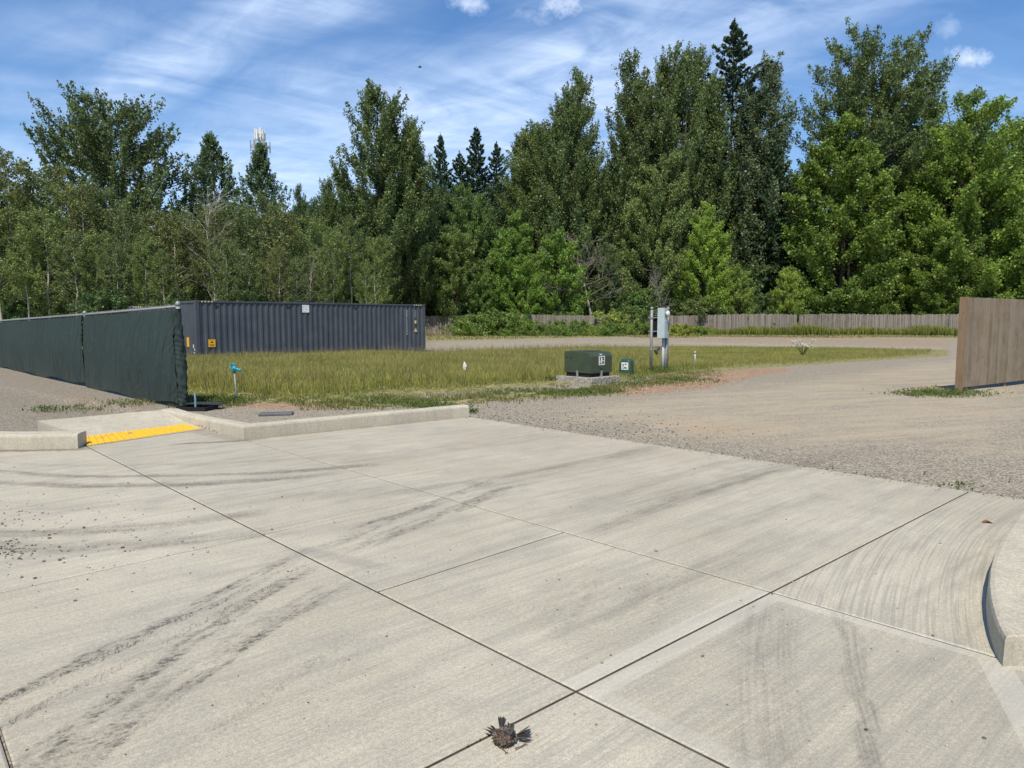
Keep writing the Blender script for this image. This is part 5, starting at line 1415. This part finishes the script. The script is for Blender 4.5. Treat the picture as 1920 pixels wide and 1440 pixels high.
proto('poplar', lambda: make_tree(31, 15, lambda t: min(3.4, 6.6 * (1 - t)) + .04, .15, 170, .95, 7, .62, 30, .12, .17, r0=.2, updir=.75), 15, 'poplar_tree')
# young aspens with pale stems and thin foliage
nar = lambda R_: (lambda t: R_ * math.sin(math.pi * (.18 + .72 * t)) ** .8)
proto('asp1', lambda: make_tree(41, 12, nar(1.7), .34, 44, .75, 5, .75, 34, .17, .16, r0=.15, bark='pale', updir=.5, var=(.4, 1.25)), 12, 'aspen_tree')
proto('asp2', lambda: make_tree(42, 12, nar(2.0), .44, 44, .7, 5, .75, 32, .18, .16, r0=.16, bark='pale', updir=.45, var=(.4, 1.25)), 12, 'aspen_tree')
proto('asp3', lambda: make_tree(43, 12, nar(2.2), .28, 54, .65, 5, .75, 34, .19, .16, r0=.14, bark='pale', updir=.4, var=(.4, 1.2)), 12, 'aspen_tree')
# maples and ash: rounded crowns of rounded masses
dome = lambda R_: (lambda t: R_ * (math.sin(math.pi * (.24 + .70 * t)) ** .75))
proto('map1', lambda: make_tree(51, 17, dome(6.0), .05, 180, .45, 10, .85, 62, .25, .20, asp=.72, r0=.3, updir=.35, leaders=3, fill=.45, var=(.72, 1.06), lobes=.22), 17, 'maple_tree')
proto('map2', lambda: make_tree(52, 17, lambda t: 5.4 * (1 - t) ** .62 * min(1, .62 + 1.2 * t) + .3, .05, 170, .55, 10, .85, 62, .24, .20, asp=.7, r0=.3, updir=.45, leaders=3, fill=.45, var=(.7, 1.08), lobes=.25), 17, 'maple_tree')
proto('map3', lambda: make_tree(53, 11, dome(3.4), .04, 90, .45, 8, .75, 56, .20, .17, asp=.7, r0=.16, updir=.35, leaders=3, fill=.4, var=(.65, 1.1), lobes=.3), 11, 'maple_tree')
proto('bush', lambda: make_tree(61, 4.5, dome(2.5), .0, 46, .5, 6, .55, 36, .2, .17, asp=.65, r0=.06, updir=.35, leaders=5, fill=.3, var=(.6, 1.15), lobes=.3), 4.5, 'shrub')
proto('mound', lambda: make_tree(62, 1.9, lambda t: 2.6 * (1 - t ** 1.6) ** .5 + .2, .0, 70, .35, 6, .40, 40, .13, .13, asp=.65, r0=.03, updir=.5, leaders=6, fill=.15, var=(.45, 1.1), lobes=.35), 1.9, 'bramble_bush')
proto('fir1', lambda: make_fir(71, 22, 4.6, .42), 22, 'fir_tree')
proto('fir2', lambda: make_fir(72, 22, 4.6, .52, irr=.3, gap=.7), 22, 'fir_tree')
proto('bare', lambda: make_bare(81, 7.5, 1.6, 'dead', 24, 6), 7.5, 'dead_tree')
proto('bareasp', lambda: make_bare(82, 11, .55, 'pale', 30, 4), 11, 'dead_tree')

def zone(px):
    for lim, txt in ((120, 'at the far left edge'), (300, 'below the wide spreading dark cottonwood'), (430, 'around the leafless pale stemmed aspen'), (560, 'below and beside the phone mast'), (700, 'above the middle of the long container'),
                     (830, 'above the right end of the long container'), (960, 'below the dip of small firs'), (1100, 'left of the dead tree'), (1220, 'between the dead tree and the meter pedestal'), (1420, 'right of the meter pedestal'),
                     (1540, 'above the gap in the grey fence'), (1700, 'under the pointed bright maple'), (9999, 'behind the brown fence at the right')):
        if px < lim: return txt
def place(key, px, top, Y, color, sw=1.0, label=None, cat='tree', group=None, rz=None, base=None):
    mk, H, root, nm = PROTO[key]
    q = at(px, top, Y); zb_ = ztf(q.x, Y) - .1 if base is None else base
    hgt = q.z - zb_
    if root is None:
        wood, V_, F_, mb_, ml_ = mk(); root = empty(nm, (0, 0, 0))
        tw = wood.build('trunk', mb_, root, smooth=True)
        if V_ is not None:
            npmesh('crown', V_, F_, ml_, root); PROTO[key][1] = H = float(np.sort(V_[:, 2])[-60])
        PROTO[key][2] = root; o = root
    else: o = copy_tree(root)
    s = hgt / H; o.location = (q.x, Y, zb_); o.scale = (s * sw, s * sw, s); o.rotation_euler = (0, 0, random.uniform(0, 6.28) if rz is None else rz)
    for ch in o.children:
        if ch.name.startswith('crown'): ch.color = (color[0] * 1.36, color[1] * 1.45, color[2] * 1.34, 1)
    for k_ in ('label', 'category', 'group'):
        if k_ in o: del o[k_]
    if group: label = label + ', ' + zone(px)
    tag(o, label, cat, group); return o

DK = (.100, .130, .048); DK2 = (.088, .114, .042); OL = (.135, .168, .055); OLD = (.115, .142, .048); MP = (.118, .165, .034); MP2 = (.135, .190, .036); YG = (.20, .25, .05)
FR_ = (.034, .056, .030); MID = (.115, .160, .042)
random.seed(33)
# --- landmarks against the sky
place('spreadL', 204, 174, 62, DK2, .92, 'wide spreading dark cottonwood with clear stem on the left skyline, sky showing through its crown')
place('poplar', 394, 250, 66, (0.090, 0.128, 0.063), 1.0, 'narrow cone shaped poplar standing just left of the phone mast')
place('poplar', 487, 268, 66, (0.087, 0.128, 0.060), .95, 'cone shaped poplar right in front of the phone mast')
place('duo', 705, 153, 64, DK, 1.0, 'tall twin topped cottonwood with upright plumes behind the long container', rz=.6)
place('cot3', 775, 215, 66, DK, .75, 'slimmer cottonwood leaning against the right side of the twin topped one')
place('fir1', 826, 254, 96, (0.045, 0.072, 0.039), .75, 'fir tree top just right of the twin topped cottonwood')
place('fir1', 893, 240, 98, FR_, .85, 'darkest pointed fir in the dip of the skyline')
place('fir2', 931, 270, 99, FR_, .8, 'slim small fir right of the darkest pointed fir')
place('fir2', 861, 288, 99, FR_, .9, 'lowest fir tip left of the darkest pointed fir')
place('cot2', 1010, 226, 78, OLD, 1.0, 'bushy dull green cottonwood rising right of the small firs')
place('cot1', 975, 262, 80, DK2, .8, 'dark lower tree shoulder beside the small firs')
place('cot1', 1085, 128, 74, DK, .85, 'tall plumed cottonwood left of the big group on the right skyline', rz=1.2)
place('cot3', 1050, 185, 76, DK, 1.0, 'slender cottonwood with open top left of the tallest plumed ones')
place('cot1', 1185, 96, 76, DK2, .85, 'dense dark pointed cottonwood in the middle of the skyline group', rz=4.0)
place('cot2', 1262, 78, 75, DK, .72, 'tall cottonwood with brush like plumes left of the skyline fir', rz=2.1)
place('cot3', 1318, 82, 77, DK, .85, 'narrow plumed cottonwood touching the skyline fir', rz=.4)
place('fir2', 1377, 44, 80, (0.039, 0.063, 0.036), .95, 'tallest fir, its ragged tip highest on the skyline')
place('cot3', 1440, 108, 78, (0.112, 0.138, 0.075), 1.05, 'thin grey green tree with gappy crown right of the tallest fir', rz=3.0)
place('fir1', 1452, 240, 76, (0.051, 0.078, 0.039), .9, 'dark drooping conifer below the gappy grey green tree')
place('spreadR', 1637, 55, 76, DK, .95, 'huge round topped cottonwood on the right skyline with sky beneath its boughs', rz=2.5)
place('map1', 1782, 168, 78, (0.120, 0.168, 0.051), .85, 'mid green tree behind the bright maple near the right edge')
place('map1', 1880, 210, 80, (0.128, 0.188, 0.045), .8, 'rounded green tree top at the far right edge')
# --- bright crowns in front
place('map2', 1590, 208, 70, MP, .98, 'broad bright green maple with pointed top in front of the huge cottonwood', rz=.3)
place('map1', 1835, 196, 69, MP2, 1.0, 'broadest bright green maple filling the right edge', rz=1.3)
place('map3', 1790, 400, 66.6, MP, 1.0, 'lower bright maple bough mass right of the pointed maple')
place('map3', 1930, 380, 66.8, MP2, 1.1, 'lower bright green tree at the right frame edge')
place('map1', 1240, 288, 71, (0.138, 0.173, 0.060), .72, 'feathery olive green ash tree behind the meter pedestal', rz=2.2)
place('map2', 1328, 378, 68.5, (0.188, 0.255, 0.048), .82, 'bright yellow green small tree right of the meter pedestal')
place('map3', 1385, 495, 66.8, (0.165, 0.210, 0.051), .9, 'low yellow green tree over the fence right of the meter pedestal', cat='tree')
place('map3', 1475, 500, 66.6, YG, .8, 'pale lime green young tree above the fence gap')
place('map3', 1760, 545, 66, MP2, 1.2, 'bright leafy shrubby tree left of the brown fence')
place('map3', 1855, 535, 66, MP, 1.1, 'bright low tree just above the brown fence')
place('map2', 1140, 455, 68.5, (0.090, 0.120, 0.045), .8, 'dull green tree behind the bare dead branches')
place('map2', 965, 395, 68, (0.128, 0.195, 0.042), .9, 'bright green tree in the centre beneath the dip of small firs')
place('map1', 880, 345, 71, (0.108, 0.158, 0.048), .68, 'green rounded tree left of the centre beneath the firs')
place('map3', 1050, 430, 68, (0.135, 0.203, 0.042), 1.0, 'fresh green tree behind the brambles left of the dead branches')
place('map3', 985, 485, 66.8, (0.150, 0.225, 0.045), 1.0, 'low fresh green tree just behind the brambles')
place('map3', 850, 420, 67, (0.123, 0.158, 0.048), .9, 'olive green tree right of the long container')
place('map3', 900, 500, 66.6, (0.120, 0.180, 0.045), .8, 'small green tree above the left end of the brambles')
place('map3', 742, 350, 68, (0.120, 0.173, 0.042), .75, 'bright green crown in front of the twin topped cottonwood')
place('map3', 745, 480, 67, (0.128, 0.188, 0.045), .8, 'lower leafy tree just above the right end of the container')
place('map3', 640, 470, 60, (0.090, 0.128, 0.045), .8, 'dull low tree above the middle of the container')
place('cot3', 610, 330, 62, DK, .9, 'dark tree left of the twin topped cottonwood')
place('cot1', 560, 345, 64, (0.075, 0.112, 0.045), .6, 'short dark tree between the mast poplar and the twin topped cottonwood')
# --- bare ones
place('bare', 1112, 425, 66.3, DK, 1.25, 'pale dead tree with tangled bare branches behind the brambles', rz=1.0)
place('bare', 1245, 500, 66.4, DK, .6, 'grey bare branched dead tree behind the meter pedestal', rz=3.0)
place('bareasp', 384, 375, 49, DK, 1.0, 'leafless pale stemmed aspen standing out in front of the young aspens')
place('bareasp', 585, 480, 50, DK, .9, 'small leafless pale stem above the container')
# --- row of young aspens, left
ASPL = 'young olive green aspen with thin pale stem'
rowdef = [(-30, 300, 50), (15, 285, 49), (60, 345, 50), (105, 320, 52), (150, 335, 50), (195, 360, 51), (238, 372, 49), (282, 385, 51), (322, 395, 50), (360, 400, 53), (402, 378, 50), (445, 385, 52), (490, 370, 51), (530, 385, 50), (575, 400, 52), (618, 415, 51), (660, 400, 53), (700, 430, 54),
          (-10, 380, 47), (40, 430, 46.5), (85, 400, 47), (130, 425, 46.5), (178, 440, 47), (222, 455, 46.5), (268, 430, 47), (310, 470, 46.5), (430, 455, 47), (470, 480, 47), (520, 450, 47.5), (560, 470, 48), (605, 460, 49), (680, 490, 51)]
for i, (px, top, Y) in enumerate(rowdef):
    cc = random.choice((OL, OLD, (0.111, 0.135, 0.054), (0.129, 0.141, 0.051)))
    place(('asp1', 'asp2', 'asp3')[i % 3], px + random.uniform(-8, 8), top + random.uniform(-12, 12), Y, cc, random.uniform(.85, 1.15), ASPL, 'tree', 'young aspens behind the containers')
# --- wood behind: nothing tells these apart
FL_ = 'dark background tree of the wood'
bg_rows = [(Y, px) for Y, st, o_ in ((60, 75, 0), (82, 62, 20), (92, 60, 0), (104, 58, 30)) for px in range(-120 + o_, 2060, st)]
for Y, px in bg_rows:
    if Y == 60 and px > 680: continue
    sk_ = np.interp(px, [-150, 60, 130, 320, 380, 450, 560, 620, 800, 880, 960, 1050, 1180, 1400, 1480, 1530, 1700, 1900, 2100],
                    [330, 350, 400, 400, 385, 400, 385, 340, 330, 365, 330, 290, 240, 270, 330, 390, 340, 290, 280])
    top = sk_ + random.uniform(0, 60) + (Y == 60) * 45
    place(random.choice(('map2', 'cot2', 'map1', 'cot1')), px + random.uniform(-15, 15), top, Y + random.uniform(-2, 2), random.choice((DK2, (0.060, 0.083, 0.036), OLD, (0.068, 0.105, 0.038))), random.uniform(1.0, 1.25), FL_, 'tree', 'background trees of the wood')
# --- understorey shrubs
UL = 'leafy undergrowth shrub of the wood'
for i in range(46):
    px = -60 + i * 44 + random.uniform(-12, 12)
    if px < 690: Y = 46.5 + random.uniform(-1, 2.5) if px < 560 else 52 + random.uniform(-1, 4); top = random.uniform(530, 570)
    else: Y = 67 + random.uniform(0, 2.5); top = random.uniform(540, 572)
    if px < 560 and i % 3 == 1: continue
    place('bush', px, top, Y, random.choice((MID, OLD, (0.093, 0.150, 0.045), (0.075, 0.112, 0.042))), random.uniform(.8, 1.3), UL, 'shrub', 'undergrowth shrubs of the wood')
for i in range(40):
    px = -80 + i * 52 + random.uniform(-12, 12)
    Y = (58 if px < 680 else 73) + random.uniform(0, 5)
    place('bush', px, random.uniform(470, 520), Y, random.choice((DK2, OLD, (0.060, 0.090, 0.036))), random.uniform(.9, 1.3), UL, 'shrub', 'undergrowth shrubs of the wood')
# --- bramble mounds over the grey fence
BR = 'bramble mound on the grey fence'
for (px, top, Y, sw, cc) in [(898, 586, 63.8, 1.2, (.14, .19, .05)), (878, 606, 63.2, .8, (.22, .23, .06)), (930, 581, 63.9, 1.1, (.13, .18, .05)), (958, 588, 63.6, .8, (.15, .21, .05)), (985, 603, 63.2, 1.0, (.16, .21, .05)), (1018, 606, 63.2, 1.0, (.12, .16, .045)), (1050, 606, 63.0, 1.2, (.15, .20, .05)), (1080, 598, 63.4, .9, (.13, .18, .05)), (1112, 611, 63.0, 1.1, (.19, .23, .05)),
                              (1148, 604, 63.2, 1.1, (.13, .18, .05)), (1180, 606, 63.4, 1.0, (.15, .20, .05)), (1208, 600, 63.6, 1.0, (.14, .19, .05)), (960, 612, 62.2, 1.3, (.14, .20, .05)), (1055, 613, 62.0, 1.3, (.13, .18, .05)), (1130, 614, 62.0, 1.3, (.14, .20, .05)),
                              (980, 584, 66.2, 1.0, (.16, .21, .05)), (1040, 584, 66.2, .9, (.12, .17, .045)), (1150, 580, 66.2, 1.2, (.20, .24, .055)), (1195, 574, 66.3, 1.0, (.10, .14, .04)), (1270, 606, 62.8, 1.2, (.22, .24, .05)), (1315, 612, 62.8, 1.1, (.16, .21, .05))]:
    place('mound', px, top, Y, cc, sw * .95, BR if px < 1240 else None, 'bush', 'brambles on the fence' if px < 1240 else 'weedy bushes at the fence') if px < 1240 else place('mound', px, top, Y, cc, sw, 'low yellow green bush at the grey fence', 'bush', 'weedy bushes at the fence')

# ================================================================ GRASS, WEEDS
def blades(name, pts, h, w_, mt, lean=.35, seed=1, heads=0.0):
    r_ = np.random.default_rng(seed); n = len(pts); P_ = np.asarray(pts, float)
    hh = h * r_.uniform(.55, 1.15, n) if np.isscalar(h) else h * r_.uniform(.6, 1.15, n)
    az = r_.uniform(0, 6.283, n); ln_ = np.abs(r_.normal(0, lean, n)) * hh; lz = r_.uniform(0, 6.283, n)
    sx_4, sy_4 = np.cos(az) * w_ / 2, np.sin(az) * w_ / 2
    b0 = P_ - np.stack([sx_4, sy_4, np.zeros(n)], 1); b1 = P_ + np.stack([sx_4, sy_4, np.zeros(n)], 1)
    mid = P_ + np.stack([np.cos(lz) * ln_ * .3, np.sin(lz) * ln_ * .3, hh * .6], 1)
    m0 = mid - np.stack([sx_4, sy_4, np.zeros(n)], 1) * .8; m1 = mid + np.stack([sx_4, sy_4, np.zeros(n)], 1) * .8
    tp = P_ + np.stack([np.cos(lz) * ln_, np.sin(lz) * ln_, hh], 1); t0 = tp - np.stack([sx_4, sy_4, np.zeros(n)], 1) * .25; t1 = tp + np.stack([sx_4, sy_4, np.zeros(n)], 1) * .25
    V_ = np.stack([b0, b1, m1, m0, t1, t0], 1).reshape(-1, 3); i0 = np.arange(n) * 6
    F_ = np.concatenate([np.stack([i0, i0 + 1, i0 + 2, i0 + 3], 1), np.stack([i0 + 3, i0 + 2, i0 + 4, i0 + 5], 1)])
    tipv = np.tile(np.array([0, 0, .6, .6, 1, 1]), n)
    return npmesh(name, V_, F_, mt, None, {'tip': tipv})
def grass_fn(root, midc, tipc, strawk):
    def fn(t):
        isl = t.node('ShaderNodeNewGeometry').outputs['Random Per Island']; p = pos(t); x, y, z = t.xyz(p)
        tip = t.attr('tip'); n1 = t.noise(t.cxyz(x, y, 0.0), .5, 4, .6)
        c = t.mix(t.ss(tip, 0, .6), root, midc); c = t.mix(t.ss(tip, .55, 1.0), c, tipc)
        c = t.mix(t.m('MULTIPLY', t.ss(isl, .6, .95), strawk), c, (.34, .27, .115))
        c = t.mix(t.m('MULTIPLY', t.ss(n1, .42, .65), .45), c, (.12, .16, .034))
        setb(t, c, .6, 0, .25)
        tr = t.node('ShaderNodeBsdfTranslucent'); t.l.new(c, tr.inputs[0]); mx_ = t.node('ShaderNodeMixShader'); mx_.inputs[0].default_value = .35
        t.l.new(t.b.outputs[0], mx_.inputs[1]); t.l.new(tr.outputs[0], mx_.inputs[2]); t.l.new(mx_.outputs[0], t.o.inputs[0])
    return fn
M['tall'] = mat('tall meadow grass', grass_fn((.15, .17, .035), (.33, .345, .065), (.47, .43, .14), .6))
M['short'] = mat('short green grass', grass_fn((.07, .085, .022), (.15, .17, .04), (.25, .24, .08), .75))
M['weed'] = mat('weeds', grass_fn((.05, .085, .02), (.10, .165, .03), (.15, .21, .045), .1))
def sample(poly, n, seed, soft_=.5, power=1.0, dens=None):
    r_ = np.random.default_rng(seed); xs_ = [p[0] for p in poly]; ys_ = [p[1] for p in poly]; out_ = []; tot = 0
    while tot < n:
        X_ = r_.uniform(min(xs_), max(xs_), n * 2); Y_ = r_.uniform(min(ys_), max(ys_), n * 2)
        s = polysd(poly, X_, Y_); keep = r_.random(n * 2) < np.clip(.5 + s / (2 * soft_), 0, 1) * (s > -soft_)
        if dens is not None: keep &= r_.random(n * 2) < dens(X_, Y_)
        X_, Y_, s = X_[keep], Y_[keep], s[keep]; out_.append(np.stack([X_, Y_, zt(X_, Y_) - .01, s], 1)); tot += len(X_)
    return np.concatenate(out_)[:n]
def concmask(Q):
    a1 = line_sd(KC, KE, Q[:, 0], Q[:, 1]); b1 = line_sd(KR, KC, Q[:, 0], Q[:, 1])
    return Q[(a1 > .22) & (b1 > .22)]
bxc = base + ux * (W_ / 2) + uy * (D_ / 2)
def nopad(Q_): return Q_[(np.hypot(Q_[:, 0] - bxc.x, Q_[:, 1] - bxc.y + .35) > 1.15) & (np.hypot(Q_[:, 0] - pb.x, Q_[:, 1] - pb.y) > .3)]
def nobare(Q_, k_=1.25): return Q_[(np.sin(Q_[:, 0] * 1.7 + 2 * np.sin(Q_[:, 1] * .9)) * np.sin(Q_[:, 1] * 1.3 + Q_[:, 0] * .4)) < k_ - 1.0 * np.exp(-np.maximum(0, Q_[:, 3]) / 1.4)]
Q = nobare(concmask(sample(TALL, 190000, 3, .4, dens=lambda X_, Y_: np.where(Y_ > 22, .75, 1.0)))); Q = nopad(Q)
patch = np.sin(Q[:, 0] * .9 + Q[:, 1] * .5) * np.sin(Q[:, 1] * .8 - Q[:, 0] * .35) * .5 + .5
hfac = np.clip(Q[:, 3] / 2.2, .14, 1) * (1 - .62 * sstep(3.0, 11, Q[:, 0])) * (.82 + .3 * patch)
front = 1 - .65 * np.exp(-np.maximum(0, Q[:, 3]) / 1.6)
g_ = blades('tall_grass', Q[:, :3], .31 * hfac * front, .014, M['tall'], .38, 4); tag(g_, 'tall olive meadow grass with straw coloured tips in front of the long container', kind='stuff')
Q = nopad(concmask(sample(TALL, 26000, 5, .2))); Q = Q[Q[:, 3] > .9]
hf = .46 * (1 - .6 * sstep(3.0, 10, Q[:, 0]))
g_ = blades('seed_stalks', Q[:, :3], hf, .011, mat('straw stalks', grass_fn((.12, .12, .035), (.25, .21, .08), (.36, .28, .14), .6)), .30, 6); tag(g_, 'thin straw seed stalks standing above the tall grass', kind='stuff')
fw_pts = []
r_ = np.random.default_rng(77); n = 16000; X_ = r_.uniform(12, 50, n); Y_ = np.interp(X_, [12, 25, 50], [64.4, 64.3, 61.5]) - np.abs(r_.normal(0, .55, n))
dn_ = .35 + .65 * (np.sin(X_ * .9) * np.sin(X_ * .37 + 1) * .5 + .5); kp = r_.random(n) < dn_; X_, Y_, dn_ = X_[kp], Y_[kp], dn_[kp]
g_ = blades('fence_weeds', np.stack([X_, Y_, zt(X_, Y_)], 1), .35 + .55 * dn_, .06, mat('roadside weeds', grass_fn((.07, .10, .02), (.17, .22, .04), (.34, .33, .08), .35)), .35, 12); tag(g_, 'tall yellow green weeds along the foot of the grey fence', kind='stuff')
n = 15000; X_ = r_.uniform(10, 52, n); Y_ = r_.uniform(55.5, 62.5, n); Q = np.stack([X_, Y_, zt(X_, Y_)], 1)
Q = Q[(np.sin(X_ * .5 + Y_) * .5 + .6 > r_.random(n)) & (Y_ > 58.5 + .5 * np.sin(X_ * .4))]
g_ = blades('dry_grass', Q, .13, .06, mat('dry straw grass', grass_fn((.22, .19, .08), (.36, .30, .13), (.50, .42, .20), .4)), .6, 13); tag(g_, 'dry straw coloured grass between the fence and the far track', kind='stuff')
allq = []
for i, (pl_, n) in enumerate([(WEEDG[0], 8000), (WEEDG[1], 1500), (WEEDG[2], 500), (WEEDG[3], 10), (MOWN, 26000),
                              (ppoly([(1030, 722), (1160, 722), (1190, 700), (1330, 690), (1330, 715), (1150, 735), (1060, 738)]), 5200),
                              (ppoly([(345, 742), (470, 745), (480, 757), (380, 765), (345, 755)]), 2500)]):
    q = concmask(sample(pl_, n, 20 + i, .6)) if i not in (2, 3, 1) else sample(pl_, n, 20 + i, .5)
    keep = (np.sin(q[:, 0] * 2.7 + 1) * np.sin(q[:, 1] * 1.9) + .9 * np.sin(q[:, 0] * 6.1) * np.sin(q[:, 1] * 5.3 + 2)) > -.35
    allq.append(q[keep])
Q = nopad(np.concatenate(allq))
g_ = blades('short_grass', Q[:, :3], np.where(Q[:, 1] > 40, .16, .085), np.where(Q[:, 1] > 40, .05, .014), M['short'], .6, 9); tag(g_, 'patchy short grass and weeds along the gravel edges', kind='stuff')
# leafy weed clumps
def clump(px, py, w_, h_, n, seed):
    q = onG(px, py); r_ = np.random.default_rng(seed); X_ = q.x + r_.normal(0, w_, n); Y_ = q.y + r_.normal(0, w_ * .8, n)
    return np.stack([X_, Y_, zt(X_, Y_), np.full(n, h_)], 1)
cl = [clump(1070, 738, .40, .07, 500, 1), (clump(1120, 738, .4, .08, 500, 2)), clump(960, 735, .5, .06, 400, 3), clump(85, 772, .14, .09, 160, 4), clump(200, 758, .5, .03, 120, 5),
      clump(420, 757, .25, .13, 700, 6), clump(385, 760, .15, .14, 300, 7), clump(1775, 740, .5, .09, 800, 8), clump(1725, 741, .35, .05, 300, 9), clump(820, 765, .35, .08, 500, 10), clump(760, 762, .4, .06, 300, 11),
      clump(1795, 912, .12, .02, 30, 13), clump(886, 775, .05, .07, 60, 15), clump(1270, 715, .5, .08, 700, 16), clump(1180, 722, .5, .08, 600, 17), clump(1035, 714, .15, .12, 200, 18), clump(1195, 712, .15, .10, 150, 19), clump(1240, 700, .3, .2, 500, 20), clump(700, 752, .6, .07, 500, 21)]
Q = np.concatenate(cl); r_ = np.random.default_rng(8)
P0 = Q[:, :3].copy(); P0[:, 2] += Q[:, 3] * r_.random(len(Q)) * .8
V_, F_ = leaf_mesh([(P0[i], P0[i] + np.array([0, 0, Q[i, 3] * .5]), .01, 1) for i in range(len(P0))], r_, .055, .45, .8)
g_ = npmesh('leafy_weeds', V_, F_, M['weed'], None, {'tip': np.tile([0, .5, .9, .5], len(F_))}); tag(g_, 'low leafy green weeds at the kerb, posts and gravel edges', kind='stuff')
# flowering weed right of the pedestal
q = onG(1505, 668); fw = empty('flowering_weed', q, 0, 'solitary tall weed with small white flower heads in the far grass', 'plant')
m_ = MB(); fl = MB(); r_ = random.Random(4)
for k in range(16):
    a_, s_ = r_.uniform(0, 6.28), r_.uniform(.15, .55); tpz = r_.uniform(.45, .85); m_.tube([(0, 0, 0), (math.cos(a_) * s_ * .5, math.sin(a_) * s_ * .5, tpz * .6), (math.cos(a_) * s_, math.sin(a_) * s_, tpz)], .008, 4)
    for j in range(6):
        fl.lathe((math.cos(a_) * s_ + r_.gauss(0, .04), math.sin(a_) * s_ + r_.gauss(0, .04), tpz + r_.gauss(0, .03)), [(.012, 0), (.026, .012), (.008, .022)], 6)
m_.build('stem', M['weed'], fw); fl.build('flower_heads', simple('white flowers', (.75, .74, .66), .7), fw)
# pale house glimpsed through the stems at far left
q = at(40, 540, 86); hs_ = empty('house', (q.x, 88, ztf(q.x, 88)), R(8), 'white walled house glimpsed between the aspen stems at the far left', 'house')
m_ = MB(); m_.box((0, 0, 2.7), (16, 9, 5.4)); m_.build('wall', simple('white siding', (.72, .72, .70), .7, var=.04), hs_)
m_ = MB(); m_.add([(-8.6, -5.1, 5.4), (8.6, -5.1, 5.4), (8.6, 5.1, 5.4), (-8.6, 5.1, 5.4), (-8.6, 0, 8.2), (8.6, 0, 8.2)], [(0, 1, 5, 4), (2, 3, 4, 5), (0, 4, 3), (1, 2, 5), (0, 3, 2, 1)]); m_.build('roof', simple('grey shingles', (.10, .10, .10), .9), hs_)
for x_ in (-5, -1.5, 2, 5.5):
    for z_ in (1.6, 4.0):
        m_ = MB(); m_.box((x_, -4.52, z_), (1.2, .08, 1.3)); wn = m_.build('window', M['lab_w'], hs_); m_ = MB(); m_.box((x_, -4.575, z_), (1.0, .03, 1.1)); m_.build('pane', simple('window pane', (.03, .04, .05), .1, spec=.8), wn)
